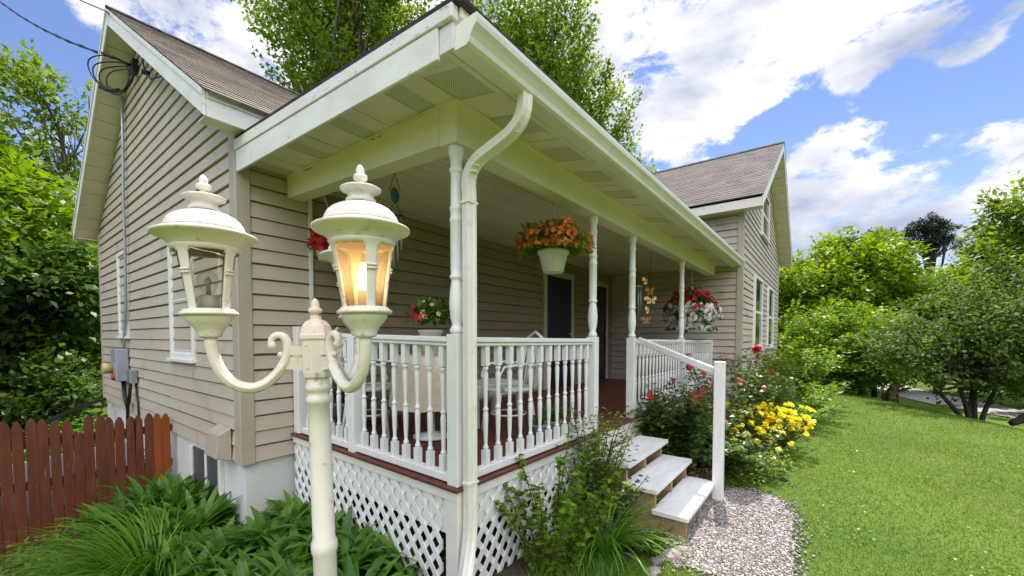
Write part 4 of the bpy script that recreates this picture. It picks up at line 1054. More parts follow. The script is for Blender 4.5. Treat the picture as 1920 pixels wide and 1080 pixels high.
# table with cloth, flower pot on it
dzp = lambda x, y: .718+lean(x, y)
tx, ty = 2.50, 2.83; tb = empty('porch_table', (tx, ty, dzp(tx, ty)), 'round porch table under a beige lace cloth behind the left railing', 'table')
zt0 = dzp(tx, ty)
m = MB().lathe([(.04,0),(.16,.01),(.16,.03),(.035,.06),(.03,.68),(.1,.70)], (tx, ty, zt0), 16); part(m, 'pedestal', M['white_clean'], tb)
part(MB().lathe([(.30,.70),(.32,.71),(.32,.73),(.30,.735)], (tx, ty, zt0), 32), 'tabletop', M['white_clean'], tb)
cl = MB(); n = 48; prof = [(.0,.752),(.15,.752),(.30,.750),(.325,.742),(.335,.72),(.34,.60),(.35,.45),(.36,.30)]
for (r, z) in prof:
    for k in range(n):
        a = 2*math.pi*k/n; w = 1+.05*math.sin(a*9)*max(0, (.74-z)/.44); cl.v.append((tx+r*w*math.cos(a), ty+r*w*math.sin(a), zt0+z))
for i in range(len(prof)-1):
    for k in range(n):
        a = i*n+k; b = i*n+(k+1) % n; cl.f.append((a, b, b+n, a+n)); cl.sm.append(True)
tag(cl.build('tablecloth', M['cloth']), 'beige lace cloth draped over the round porch table', 'tablecloth')
pt = empty('flower_pot', (tx, ty, zt0+.754), 'pot of crimson and white flowers standing on the porch table', 'flower pot')
part(MB().lathe([(.07,0),(.10,.20),(.11,.205),(.11,.225),(.09,.225)], (tx, ty, zt0+.754), 20), 'pot', M['pot'], pt)
u = rand_unit(420); u[:, 2] = np.abs(u[:, 2]); P = np.array([tx, ty, zt0+1.05]) + u*np.array([.21, .21, .20])*rng.uniform(.4, 1, 420)[:, None]
V, F = leaf_quads(P, nrm(u+rand_unit(420)*.7), nrm(u+np.array([0,0,1.])), .07*rng.uniform(.6, 1.2, 420), .045*rng.uniform(.6, 1.2, 420)); arr_mesh('foliage', V, F, M['leaf_bed'], pt, rng.uniform(0, 1, 420))
for mt_, nn, rr in ((M['fl_pink'], 26, .038), (M['fl_pale'], 12, .025)):
    cl_ = rand_unit(4); u = nrm(cl_[rng.integers(0, 4, nn)]*1.2+rand_unit(nn)*.45); u[:, 2] = np.abs(u[:, 2])
    P = np.array([tx, ty, zt0+1.06]) + u*np.array([.21, .21, .22]); V, F = flowers(P, u, np.full(nn, rr), 5); arr_mesh('blossoms', V, F, mt_, pt, np.tile(rng.uniform(0, 1, nn), 5))
# bentwood chairs
def chair(x, y, rot, label):
    z = dzp(x, y); root = empty('porch_chair', (x, y, z), label, 'chair', 'white porch chairs')
    c, s = math.cos(rot), math.sin(rot)
    def W(a, b, h): return (x+a*c-b*s, y+a*s+b*c, z+h)
    m = MB(); ring = [W(.22*math.cos(q), .22*math.sin(q), .44) for q in [2*math.pi*k/20 for k in range(21)]]; m.tube(ring, .018, 8)
    m.lathe([(.01,.432),(.21,.432),(.215,.44),(.21,.448),(.01,.45)], (x, y, z), 24); part(m, 'seat', M['wicker'], root)
    m = MB(); m.tube([W(.2,-.17,.44), W(.25,-.19,.7), W(.28,-.16,.92), W(.29,0,.98), W(.28,.16,.92), W(.25,.19,.7), W(.2,.17,.44)], .015, 8)
    m.tube([W(.21,-.10,.44), W(.25,-.11,.65), W(.27,-.07,.80), W(.275,0,.84), W(.27,.07,.80), W(.25,.11,.65), W(.21,.10,.44)], .011, 8)
    for k in range(5): m.tube([W(.22,-.13+.065*k,.46), W(.275,-.10+.05*k,.88)], .006, 6)
    m.tube([W(.25,-.17,.66), W(.26,.17,.66)], .010, 6); part(m, 'backrest', M['white_clean'], root)
    for (a, b) in ((.15,.15),(.15,-.15),(-.15,.15),(-.15,-.15)): part(MB().tube([W(a,b,.44), W(a*1.35,b*1.3,0)], [.017,.013], 8), 'leg', M['white_clean'], root)
    part(MB().tube([W(.17*math.cos(q), .17*math.sin(q), .2) for q in [2*math.pi*k/16 for k in range(17)]], .009, 6), 'leg_ring', M['white_clean'], root)
    # curved arms
    for q in (-1, 1): part(MB().tube([W(.24,q*.19,.66), W(.05,q*.25,.68), W(-.15,q*.25,.66), W(-.2,q*.22,.55), W(-.14,q*.2,.44)], .013, 8), 'arm', M['white_clean'], root)
chair(2.22, 3.34, 2.3, 'white bentwood chair between the lace covered table and the house wall')
chair(3.12, 2.42, -.5, 'white bentwood chair on the front side of the porch table')
# bench
bx, by = 3.38, 2.98; bz_ = dzp(bx, by)
bn = empty('porch_bench', (bx, by, bz_), 'low white slatted bench seen through the front railing', 'bench')
m = MB()
for k in range(5): m.box(bx-.35, bx+.45, by-.22+k*.09, by-.14+k*.09, bz_+.40, bz_+.425)
m.box(bx-.35, bx+.45, by-.235, by-.222, bz_+.30, bz_+.42); part(m, 'seat', M['white_clean'], bn, .004)
for (a, b) in ((-.32,-.2),(.42,-.2),(-.32,.2),(.42,.2)): part(MB().box(bx+a-.02, bx+a+.02, by+b-.02, by+b+.02, bz_, bz_+.40), 'leg', M['white_clean'], bn)
# planter by the wall and small pots
M['tealpot'] = mat('grey_green_tub', (.20,.28,.27), (.26,.34,.32), .6, 5)
def potted(name, label, x, y, r, h, m_pot, n, sz, lh):
    z = dzp(x, y); root = empty(name, (x, y, z), label, 'planter')
    part(MB().lathe([(r*.72,0),(r*.95,h*.9),(r*1.03,h*.92),(r*1.03,h),(r*.9,h),(r*.88,h*.95)], (x, y, z), 22), 'pot', m_pot, root)
    th_ = rng.uniform(0, 6.28, n); Hd = np.stack([np.cos(th_), np.sin(th_), 0*th_], 1); P = np.array([x, y, z+h*.95]) + Hd*(r*.6*rng.uniform(0, 1, n))[:, None]
    V, F, per = blades(P, Hd, lh*rng.uniform(.5, 1.1, n), sz*rng.uniform(.7, 1.2, n), 4, rng.uniform(.7, 1.4, n), 1.1, 'lance', .25)
    arr_mesh('foliage', V, F, M['leaf_bed'], root, rng.uniform(0, 1, n)[per])
potted('planter', 'grey green tub of leafy plants on the porch floor by the house wall', 2.25, 3.72, .17, .26, M['tealpot'], 70, .05, .28)
potted('planter', 'small grey pot of greenery standing inside the front railing', 3.05, 2.02, .07, .16, M['grey_box'], 40, .02, .18)
potted('planter', 'white pot of greenery standing next to the small grey pot', 3.32, 2.05, .09, .15, M['pot'], 60, .03, .24)

# ================================================================== PLANTS NEAR THE HOUSE
def lance_plant(name, label, cat, x, y, n, L0, W0, spread, leaf, lift=(.6, 1.35), droop=(.8, 1.7), group=None, shape='lance', crease=.3, k=5, bias=None, zoff=0):
    z = gz(x, y)+zoff; root = empty(name, (x, y, z), label, cat, group)
    th_ = rng.uniform(0, 6.28, n); Hd = np.stack([np.cos(th_), np.sin(th_), 0*th_], 1)
    if bias is not None: Hd = Hd + np.array([bias[0], bias[1], 0]); Hd = nrm(Hd)
    P = np.array([x, y, z]) + np.stack([np.cos(th_), np.sin(th_), 0*th_], 1)*(spread*np.sqrt(rng.uniform(0, 1, n)))[:, None]
    V, F, per = blades(P, Hd, L0*rng.uniform(.6, 1.15, n), W0*rng.uniform(.7, 1.2, n), k, rng.uniform(*lift, n), rng.uniform(*droop, n), shape, crease)
    arr_mesh('leaves', V, F, leaf, root, np.clip(rng.normal(.5, .25, n), 0, 1)[per]); return root
def stem_plant(name, label, cat, x, y, stems, h, leaf, L0, W0, per_stem, spread, group=None, arch=.3, flowers_=None, stem_m=None, z_off=0, whorl=False):
    """upright stems carrying leaves all along them"""
    z = gz(x, y)+z_off; root = empty(name, (x, y, z), label, cat, group); sm = MB(); Ps, Ds, tips = [], [], []
    for s_ in range(stems):
        a = random.uniform(0, 6.28); r = spread*math.sqrt(random.random()); hh = h*random.uniform(.6, 1.1)
        bx_, by_ = x+.4*r*math.cos(a), y+.4*r*math.sin(a); dx, dy = math.cos(a)*r*1.0+random.uniform(-.1, .1)*h, math.sin(a)*r*1.0+random.uniform(-.1, .1)*h
        pts = [Vector((bx_+dx*t**1.4, by_+dy*t**1.4, z-.02+hh*(t-arch*t*t*.4))) for t in (0, .25, .5, .75, 1)]
        sm.tube(pts, [.007, .006, .005, .004, .0025], 5); tips.append(pts[-1])
        t = rng.uniform(.12, 1.0, per_stem); pp = np.array([list(p) for p in pts]); ii = np.clip((t*4).astype(int), 0, 3); ff = t*4-ii
        Q = pp[ii]*(1-ff[:, None]) + pp[ii+1]*ff[:, None]; th_ = rng.uniform(0, 6.28, per_stem)
        if not whorl:
            tw = rng.uniform(0, .35, per_stem)*h*.35*(1.1-t*.6); Q = Q + np.stack([np.cos(th_)*tw, np.sin(th_)*tw, tw*.3], 1)
        Ds.append(np.stack([np.cos(th_), np.sin(th_), rng.uniform(-.3, .6, per_stem)], 1)); Ps.append(Q)
    sm.build('stems', stem_m or M['bark'], root)
    P, D = np.concatenate(Ps), nrm(np.concatenate(Ds)); n = len(P); s_ = rng.uniform(.6, 1.25, n)
    V, F = leaf_quads(P, D, nrm(np.array([0,0,1.])+rand_unit(n)*.5), L0*s_, W0*s_, .18); arr_mesh('leaves', V, F, leaf, root, rng.uniform(0, 1, n))
    for (m_, nn, rr, pet) in (flowers_ or []):
        tp = np.array([list(t_) for t_ in tips]); C = tp[rng.integers(0, len(tp), nn)]
        if pet > 1: C = np.repeat(C, pet, 0); C = C + rand_unit(len(C))*rr*.55
        C = C + rand_unit(len(C))*.01 + np.array([0, 0, .015]); q = len(C)
        V, F = flowers(C, nrm(np.array([-.25,-.35,.9])+rand_unit(q)*.7), rr*rng.uniform(.7, 1.15, q), 6, .35); arr_mesh('blossoms', V, F, m_, root, np.tile(rng.uniform(0, 1, q), 6))
    return root
# left bed: broad pointed leaves filling the corner
spots = []
for i in range(400):
    x, y = random.uniform(.42, 1.78), random.uniform(2.15, 4.7)
    if x > 1.25 and y > 3.8: continue
    if math.hypot(x-.7, y-4.02) < .25: continue
    if x < .60 and y > 3.2: continue
    if math.hypot(x-LX, y-LY) < .2 or x < .42+.18*(y-2.2)*0: continue
    if all(math.hypot(x-a, y-b) > .235 for a, b in spots): spots.append((x, y))
for i, (x, y) in enumerate(spots):
    lance_plant('broadleaf_plant', 'dark green clump of broad pointed leaves massed between lamp post and house corner', 'plant', x, y, 60, .34, .062, .10, M['leaf_bed'], (.85, 1.5), (.7, 1.9), 'broad leaved plants massed in the left bed')
# taller group against the foundation
for (x, y) in ((1.15,4.35),(.95,4.75),(1.2,4.95),(.8,5.1),(1.05,5.3)):
    lance_plant('broadleaf_plant', 'taller clump of pointed leaves against the white foundation under the basement window', 'plant', x, y, 64, .46, .07, .12, M['leaf_bed'], (.9, 1.5), (.6, 1.5), 'taller plants under the basement window')
# big daylily mound spilling left
lance_plant('daylily', 'large mound of arching grassy daylily leaves in front of the red fence', 'plant', .70, 4.02, 420, .74, .017, .24, M['leaf_day'], (.9, 1.5), (1.1, 2.2), None, 'grass', .25, 7, (-.95, .15), zoff=.05)
lance_plant('daylily', 'bright green daylily clump beside the porch steps', 'plant', 2.86, 1.30, 120, .62, .024, .09, M['leaf_day'], (.95, 1.52), (1.0, 2.3), None, 'grass', .3, 7)
# low ground cover at the far left
n = 9500; x = rng.uniform(-1.3, 1.2, n); y = rng.uniform(2.4, 5.85, n); keep = (x < .35+.25*(y-3.4)) ; x, y = x[keep], y[keep]; n = len(x)
P = np.stack([x, y, zt(x, y)+rng.uniform(.01, .13, n)], 1); V, F = leaf_quads(P, nrm(rand_unit(n)*np.array([1,1,.3])), nrm(np.array([0,0,1.])+rand_unit(n)*.35), .06*rng.uniform(.5, 1.2, n), .04*rng.uniform(.5, 1.2, n))
tag(arr_mesh('ground_cover', V, F, M['leaf_shrub'], None, rng.uniform(0, 1, n)), 'low leafy ground cover along the foot of the red fence', 'ground cover', kind='stuff')
n = 9000; x = rng.uniform(-3.5, 1.3, n); y = rng.uniform(6.2, 13, n)
P = np.stack([x, y, zt(x, y)+rng.uniform(.02, .5, n)*rng.uniform(0, 1, n)], 1); V, F = leaf_quads(P, nrm(rand_unit(n)*np.array([1,1,.3])), nrm(np.array([0,0,1.])+rand_unit(n)*.35), .12*rng.uniform(.5, 1.2, n), .08*rng.uniform(.5, 1.2, n))
tag(arr_mesh('ivy', V, F, M['leaf_bed'], None, rng.uniform(0, 1, n)), 'dark ivy covering the ground behind the red fence', 'ivy', kind='stuff')
# leggy shrub in front of the front railing, with the paler one by the post
stem_plant('shrub', 'leggy light green shrub growing up in front of the front railing', 'shrub', 2.42, 1.50, 19, 1.0, M['leaf_bright'], .056, .038, 72, .38, whorl=True)
stem_plant('shrub', 'rounded yellow green bush against the gate post left of the steps', 'shrub', 3.24, 1.60, 26, 1.16, M['leaf_shrub'], .046, .031, 85, .26)
stem_plant('shrub', 'low twiggy dark green shrub beside the bottom steps', 'shrub', 3.05, 1.44, 26, .56, M['leaf_rose'], .042, .028, 60, .34)
stem_plant('shrub', 'feathery low plant at the edge of the gravel', 'plant', 3.14, 1.08, 22, .22, M['leaf_shrub'], .03, .016, 40, .22)
n = 1700; x = rng.uniform(1.95, 2.75, n); y = rng.uniform(1.1, 1.55, n); th_ = rng.uniform(0, 6.28, n); Hd = np.stack([np.cos(th_), np.sin(th_), 0*th_], 1)
V, F, per = blades(np.stack([x, y, zt(x, y)], 1), Hd, .16*rng.uniform(.5, 1.2, n), np.full(n, .006), 3, rng.uniform(.9, 1.5, n), rng.uniform(.3, 1.4, n))
tag(arr_mesh('grass', V, F, M['leaf_day'], None, rng.uniform(0, 1, n)[per]), 'tuft of tall grass under the downspout', 'grass', kind='stuff')
# roses and flowers right of the steps
def rose(x, y, stems, h, spread, label, nf, per=60):
    stem_plant('rose_bush', label, 'rose bush', x, y, stems, h, M['leaf_rose'], .072, .052, int(per*1.7), spread, 'rose bushes along the porch', .2, [(M['fl_red'], nf, .05, 3)], M['bark_dark'])
rose(5.05, 1.42, 34, 1.10, .36, 'dense red rose bush just right of the steps in front of the railing', 9, 80)
rose(5.75, 1.25, 24, .95, .42, 'red rose bush behind the white newel post', 6)
rose(6.7, 1.15, 20, 1.50, .5, 'tall leggy red rose in front of the wing corner', 9, 44)
rose(7.9, .98, 22, 1.55, .5, 'tall red rose standing before the sunlit gable wall', 7, 44)
rose(5.2, 1.05, 22, .52, .42, 'low dark rose bush at the foot of the newel post', 0, 70)
def clump(x, y, n, h, spread, label, fl, leaf='leaf_shrub', per=40, name='flower_clump', cat='flowers', L0=.05, W0=.022, group=None):
    return stem_plant(name, label, cat, x, y, n, h, M[leaf], L0, W0, per, spread, group, .25, fl)
clump(6.95, .66, 110, .66, .42, 'large clump of golden yellow flowers at the lawn edge', [(M['fl_yellow'], 260, .036, 3)])
clump(6.15, .72, 30, .50, .34, 'pale yellow flowers beside the golden clump', [(M['fl_pale'], 70, .030, 2), (M['fl_yellow'], 30, .034, 2)])
clump(5.55, .80, 30, .36, .4, 'low green foliage clump at the corner of the gravel', [], per=50, name='foliage_plant', cat='plant')
clump(8.9, .50, 44, .62, .6, 'mid green leafy perennial right of the yellow flowers', [], 'leaf_day', 55, 'foliage_plant', 'plant', .08, .03)
clump(10.2, .52, 50, .85, .8, 'bright green leafy perennial at the end of the flower bed', [], 'leaf_bright', 60, 'foliage_plant', 'plant', .09, .045)
clump(9.3, 1.0, 36, 1.1, .5, 'tall leafy stems close under the gable windows', [], 'leaf_shrub', 60, 'foliage_plant', 'plant', .09, .05)
clump(12.2, .7, 60, 1.5, .9, 'tall green shrub at the far corner of the gable wall', [], 'leaf_bright', 90, 'shrub', 'shrub', .11, .06)
clump(4.72, 1.02, 14, .34, .14, 'small reddish leaved plant beside the middle step', [], 'leaf_red', 30, 'foliage_plant', 'plant', .035, .022)

n = 5200; x = rng.uniform(4.7, 10.5, n); y = .46+.12*np.sin(x*1.7)-.02*(x-5)+np.clip((5.3-x)*.5, 0, .4)+np.abs(rng.normal(0, .17, n)); P = np.stack([x, y, zt(x, y)+rng.uniform(.01, .15, n)*rng.uniform(0, 1, n)], 1)
V, F = leaf_quads(P, nrm(rand_unit(n)*np.array([1,1,.4])), nrm(np.array([0,0,1.])+rand_unit(n)*.4), .05*rng.uniform(.5, 1.3, n), .03*rng.uniform(.5, 1.2, n))
tag(arr_mesh('ground_cover', V, F, M['leaf_shrub'], None, rng.uniform(0, 1, n)), 'low leafy ground cover between the lawn and the rose bed', 'ground cover', kind='stuff')
# gravel pebbles (one mass), edging stones
def pebbles(n, pos, rmin, rmax):
    b = np.array([(1,0,0),(-1,0,0),(0,1,0),(0,-1,0),(0,0,1),(0,0,-1)], float); f = np.array([(0,2,4),(2,1,4),(1,3,4),(3,0,4),(2,0,5),(1,2,5),(3,1,5),(0,3,5)])
    r = rng.uniform(rmin, rmax, n); a = rng.uniform(0, 6.28, n); sx = r*rng.uniform(.7, 1.4, n); sy = r*rng.uniform(.7, 1.2, n); sz = r*rng.uniform(.4, .8, n)
    B = np.broadcast_to(b, (n, 6, 3))*np.stack([sx, sy, sz], 1)[:, None] + rng.normal(0, .12, (n, 6, 3))*r[:, None, None]
    c, s = np.cos(a)[:, None], np.sin(a)[:, None]; X = B[..., 0]*c-B[..., 1]*s; Y = B[..., 0]*s+B[..., 1]*c
    V = np.stack([X, Y, B[..., 2]], -1)+pos[:, None]; F = (f[None]+np.arange(n)[:, None, None]*6).reshape(-1, 3)
    return V.reshape(-1, 3), F, np.repeat(rng.uniform(0, 1, n), 8)
x = rng.uniform(2.6, 5.5, 42000); y = rng.uniform(-.1, 1.8, 42000); k = in_gravel(x+rng.normal(0, .075, 42000), y+rng.normal(0, .075, 42000)); x, y = x[k], y[k]
V, F, t = pebbles(len(x), np.stack([x, y, zt(x, y)+.013], 1), .006, .0145)
gm = leafmat('pebble_mix', (.09,.077,.07), (.50,.46,.43), 0, .8, (.23,.20,.18))
tag(arr_mesh('gravel', V, F, gm, None, t), 'pinkish grey gravel at the foot of the steps', 'gravel', kind='stuff')
def rock(x, y, r, label):
    m = MB(); n1, n2 = 10, 7; ph = random.uniform(0, 6)
    for i in range(n2):
        q = math.pi*i/(n2-1)
        for k in range(n1):
            a = 2*math.pi*k/n1; w = 1+.16*math.sin(3*a+ph+q*2)+.1*math.sin(5*a+q*4+ph); rr = r*w*max(.02, math.sin(q)); m.v.append((x+rr*math.cos(a)*1.25, y+rr*math.sin(a)*.9, gz(x, y)+r*.15+r*.6*math.cos(q)))
    for i in range(n2-1):
        for k in range(n1): m.f.append((i*n1+k, (i+1)*n1+k, (i+1)*n1+(k+1) % n1, i*n1+(k+1) % n1)); m.sm.append(False)
    tag(m.build('edging_stone', M['stone']), label, 'stone', 'stones edging the front bed')
rock(3.16, .90, .075, 'largest brown edging stone at the near edge of the gravel'); rock(3.02, .96, .05, 'small edging stone next to the daylily'); rock(3.30, .86, .045, 'small edging stone farthest into the gravel edge'); rock(2.86, .93, .055, 'edging stone at the lawn corner in front of the daylily')
m = MB().lathe([(.002,-.01),(.05,0),(.045,.025),(.02,.04),(.002,.042)], (5.6, .35, 0), 9); tag(m.build('dark_stone', M['bark_dark']), 'small dark stone lying alone on the lawn', 'stone')

# lawn blades, thinning with distance
n = 430000
d = 1.6 + 13.5*rng.uniform(0, 1, n)**1.35; a = rng.uniform(R(-62), R(24), n); x, y = d*np.cos(a), d*np.sin(a)
k = (~in_gravel(x, y)) & (~in_rose_bed(x, y)) & (~in_front_bed(x, y)) & ((y < 1.0) | (x < 1.7)) & ~((x > 8.9) & (y > 1.2)); x, y, d = x[k], y[k], d[k]; n = len(x)
th_ = rng.uniform(0, 6.28, n); Hd = np.stack([np.cos(th_), np.sin(th_), 0*th_], 1)
pt_ = np.clip(.5+.35*np.sin(x*2.1+np.sin(y*1.7)*2)*np.sin(y*2.6+np.sin(x*1.3)*2)+.3*np.sin(x*.7+1+np.sin(y*.9))*np.sin(y*.8+np.sin(x*.5)*2)+.25*np.sin(x*6.1+np.sin(y*5)*2)*np.sin(y*6.7+np.sin(x*4)), 0, 1)
V, F, per = blades(np.stack([x, y, zt(x, y)-.004], 1), Hd, (.026+.016*pt_)*rng.uniform(.5, 1.4, n), (.0021+.00065*d)*rng.uniform(.7, 1.3, n), 2, rng.uniform(.5, 1.4, n), rng.uniform(.2, 1.2, n))
tag(arr_mesh('grass', V, F, M['grass'], None, np.clip(.42*rng.uniform(0, 1, n)+.58*pt_, 0, 1)[per]), 'mown green lawn grass', 'grass', kind='stuff')
# clover-like patches
n = 5200; c = rng.uniform(0, 1, (60, 2))*np.array([5.5, 4.2])+np.array([3.2, -4.2]); i = rng.integers(0, 60, n); p = c[i]+rng.normal(0, .16, (n, 2)); k = ~in_gravel(p[:, 0], p[:, 1]) & ~in_rose_bed(p[:, 0], p[:, 1]) & (p[:, 1] < .9); p = p[k]; n = len(p)
V, F = leaf_quads(np.stack([p[:, 0], p[:, 1], zt(p[:, 0], p[:, 1])+rng.uniform(.02, .045, n)], 1), nrm(rand_unit(n)*np.array([1,1,.2])), nrm(np.array([0,0,1.])+rand_unit(n)*.3), .022*rng.uniform(.6, 1.3, n), .018*rng.uniform(.6, 1.3, n))
tag(arr_mesh('clover', V, F, M['leaf_shrub'], None, rng.uniform(0, 1, n)), 'clover patches scattered through the mown lawn', 'clover', kind='stuff')

# ================================================================== TREES
# left of the house
tree('broadleaf_tree', 'big dense green tree crowding the left side of the house', 'tree', (.2, 14.6, -.5), 3.6, .20,
     [(0,.3,3.9,2.3,2.4,2.0),(-1.6,-.6,2.8,2.0,2.2,1.8),(1.0,-.2,2.8,1.4,1.8,1.9),(-.6,1.0,5.2,1.8,1.8,1.5),(-2.2,.6,6.0,1.7,1.8,1.6),(-1.2,-.4,4.4,1.8,1.8,1.6)], 1400, 36, .20, .13, .55, .42, M['leaf_bright'], M['bark_dark'], 22, .15, .45, .15)
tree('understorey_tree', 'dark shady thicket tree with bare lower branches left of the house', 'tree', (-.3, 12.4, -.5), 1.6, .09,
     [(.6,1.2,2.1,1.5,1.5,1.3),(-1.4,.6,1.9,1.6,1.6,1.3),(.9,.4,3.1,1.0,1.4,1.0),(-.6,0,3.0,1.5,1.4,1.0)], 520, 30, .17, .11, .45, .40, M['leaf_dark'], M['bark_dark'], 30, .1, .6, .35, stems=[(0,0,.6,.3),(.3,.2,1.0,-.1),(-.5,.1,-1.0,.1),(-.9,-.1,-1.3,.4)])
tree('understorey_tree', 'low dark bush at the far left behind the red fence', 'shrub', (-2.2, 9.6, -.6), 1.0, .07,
     [(0,0,1.5,1.2,1.3,1.0),(-.5,.6,2.3,1.2,1.2,1.0)], 240, 30, .15, .10, .4, .35, M['leaf_dark'], M['bark_dark'], 12, .1, .5, .3)
tree('slender_tree', 'slender open tree rising above the dense left trees', 'tree', (2.4, 23.6, -.6), 8.0, .14,
     [(-.3,0,10.2,2.2,2.2,1.8),(-1.6,.2,8.8,1.5,1.5,1.2),(1.0,-.3,8.6,1.3,1.4,1.4),(-.9,0,11.4,1.3,1.3,.8)], 130, 26, .28, .13, .9, .45, M['leaf_maple'], M['bark'], 24, .3, .6, .45)
tree('understorey_tree', 'low leafy bush against the back corner of the left gable', 'shrub', (.9, 11.8, -.5), .8, .05,
     [(0,0,.9,.9,1.2,.8),(-.8,.6,.8,1.0,1.0,.7)], 170, 30, .13, .09, .35, .3, M['leaf_dark'], M['bark_dark'], 12, .1, .5, .2)
# maples behind the house
tree('maple_tree', 'tall fresh green maple behind the ridge of the main roof', 'tree', (11.4, 18.6, -.3), 9, .34,
     [(.3,-.4,14.8,2.7,2.7,5.0),(-.9,1.2,12.6,1.9,1.9,3.0),(1.9,-2.0,14.0,2.0,2.0,4.2),(-1.3,1.7,16.6,2.0,2.0,2.6),(.4,-.4,18.6,2.3,2.3,2.6)], 900, 42, .20, .135, 1.7, .40, M['leaf_maple'], M['bark'], 34, 1.0, .5, .42, 'maples behind the house', .8, .7)
tree('maple_tree', 'tall pointed maple showing above the porch gutter', 'tree', (17.4, 11.2, -.3), 8, .30,
     [(-.3,0,13.6,2.6,2.6,4.2),(1.1,-1.4,11.2,2.3,2.3,3.4),(-1.9,1.3,15.2,2.0,2.0,2.8),(.2,-.2,16.3,1.4,1.4,2.0),(2.0,-2.5,8.8,1.8,1.8,2.4)], 760, 42, .19, .13, 1.4, .40, M['leaf_maple'], M['bark'], 32, .9, .5, .42, 'maples behind the house', .8, .7)
# right side
tree('round_shrub', 'bright yellow green rounded bush at the far end of the wing', 'shrub', (17.4, -.55, -.15), 1.2, .08,
     [(0,0,1.45,1.75,1.75,1.25),(-.4,.6,1.0,1.5,1.4,.9),(.5,-.7,1.2,1.4,1.3,1.0)], 620, 40, .13, .085, .35, .35, M['leaf_bright'], M['bark_dark'], 14, .2, .5, .12, stems=[(0,-.4,.1,.1),(.3,-.75,.1,0)])
tree('lime_tree', 'large sunlit lime green tree rising behind the rounded bush', 'tree', (27.5, -.6, -1.3), 2.6, .22,
     [(0,0,4.9,3.1,3.1,2.7),(-2.0,1.8,4.0,2.6,2.6,2.2),(2.0,-2.2,3.8,2.4,2.4,2.2),(.4,-.6,6.6,2.0,2.0,1.4),(-.4,1.0,2.6,3.2,3.2,1.6)], 1150, 40, .25, .16, .7, .65, M['leaf_lime'], M['bark'], 18, .35, .42, .2)
tree('crab_apple_tree', 'spreading olive green small tree with many thin dark trunks on the lawn edge', 'tree', (14.2, -2.75, -.22), 1.0, .055,
     [(0,0,1.9,1.6,1.6,1.2),(.6,-1.0,1.7,1.5,1.5,1.2),(-.4,.7,1.6,1.2,1.2,1.0),(1.3,-1.9,1.4,1.4,1.4,1.1),(.3,-.4,2.9,1.1,1.1,.7),(.6,-.6,.8,1.0,1.4,.6)], 640, 32, .11, .065, .4, .34, M['leaf_olive'], M['bark_dark'], 46, .4, .55, .42, stems=[(0,0,-.3,.35),(.1,-.1,.1,.05),(.15,-.2,.4,-.4),(-.05,.1,-.5,.7),(.05,.05,.2,-.1)])
tr_ = MB(); limb(tr_, (14.1,-3.35,-.30), (14.9,-4.9,.35), .06, .04, .1); limb(tr_, (14.1,-3.35,-.28), (15.2,-4.7,.75), .05, .03, .1)
tag(tr_.build('leaning_trunk', M['bark_dark']), 'low leaning dark trunk reaching out over the lawn at the right edge', 'tree trunk')
tree('tall_tree', 'tall mid green tree filling the right edge', 'tree', (33.6, -9.6, -1.4), 6, .32,
     [(0,0,7.5,3.2,3.2,3.4),(-1.8,1.9,5.6,2.4,2.4,2.6),(1.6,-2.0,9.2,3.0,3.0,2.8),(.6,-.8,11.0,1.9,1.9,1.5),(-1.0,1.2,9.0,1.9,1.9,1.7),(2.4,-3.5,6.5,3.2,3.2,3.4)], 1050, 40, .30, .17, 1.0, .6, M['leaf_maple'], M['bark'], 22, .3, .45, .25)
tree('bushy_tree', 'yellow green bushy tree between the lime tree and the tall tree', 'tree', (30.0, -4.6, -1.4), 2.4, .2,
     [(0,0,3.8,2.4,2.4,2.0),(1.0,-1.2,3.2,2.2,2.2,1.7),(-.6,.4,5.0,1.5,1.5,1.2)], 520, 40, .24, .15, .6, .6, M['leaf_bright'], M['bark'], 14, .35, .45, .2)
tree('bushy_tree', 'darker leafy tree behind the crab apple at the right edge', 'tree', (24.5, -8.2, -1.3), 2.0, .18,
     [(0,0,3.2,2.4,2.4,2.0),(.8,-2.0,3.0,2.3,2.3,1.9),(-.8,1.6,2.4,1.8,1.8,1.6)], 560, 40, .20, .13, .6, .55, M['leaf_olive'], M['bark'], 14, .35, .45, .2)
tree('pine_tree', 'distant dark pine with a rounded open top against the clouds', 'tree', (63.5, -8.9, -2), 12, .4,
     [(0,0,15.0,1.9,1.9,1.1),(-1.3,1.6,13.7,1.0,1.0,.5),(1.1,-1.5,14.0,1.1,1.1,.55),(0,0,13.6,1.3,1.3,.7),(-.6,.7,16.0,1.0,1.0,.6)], 150, 70, .32, .07, .5, .42, M['needle'], M['bark_dark'], 26, .5, .5, .3)
tree('pine_tree', 'distant dark pine just showing over the lime tree', 'tree', (64.6, -4.6, -2), 12, .4,
     [(0,0,14.9,2.2,2.2,1.0),(-1.6,2.0,13.9,1.4,1.4,.8),(1.4,-2.0,13.7,1.5,1.5,.9)], 170, 70, .32, .07, .5, .45, M['needle'], M['bark_dark'], 22, .5, .5, .3)
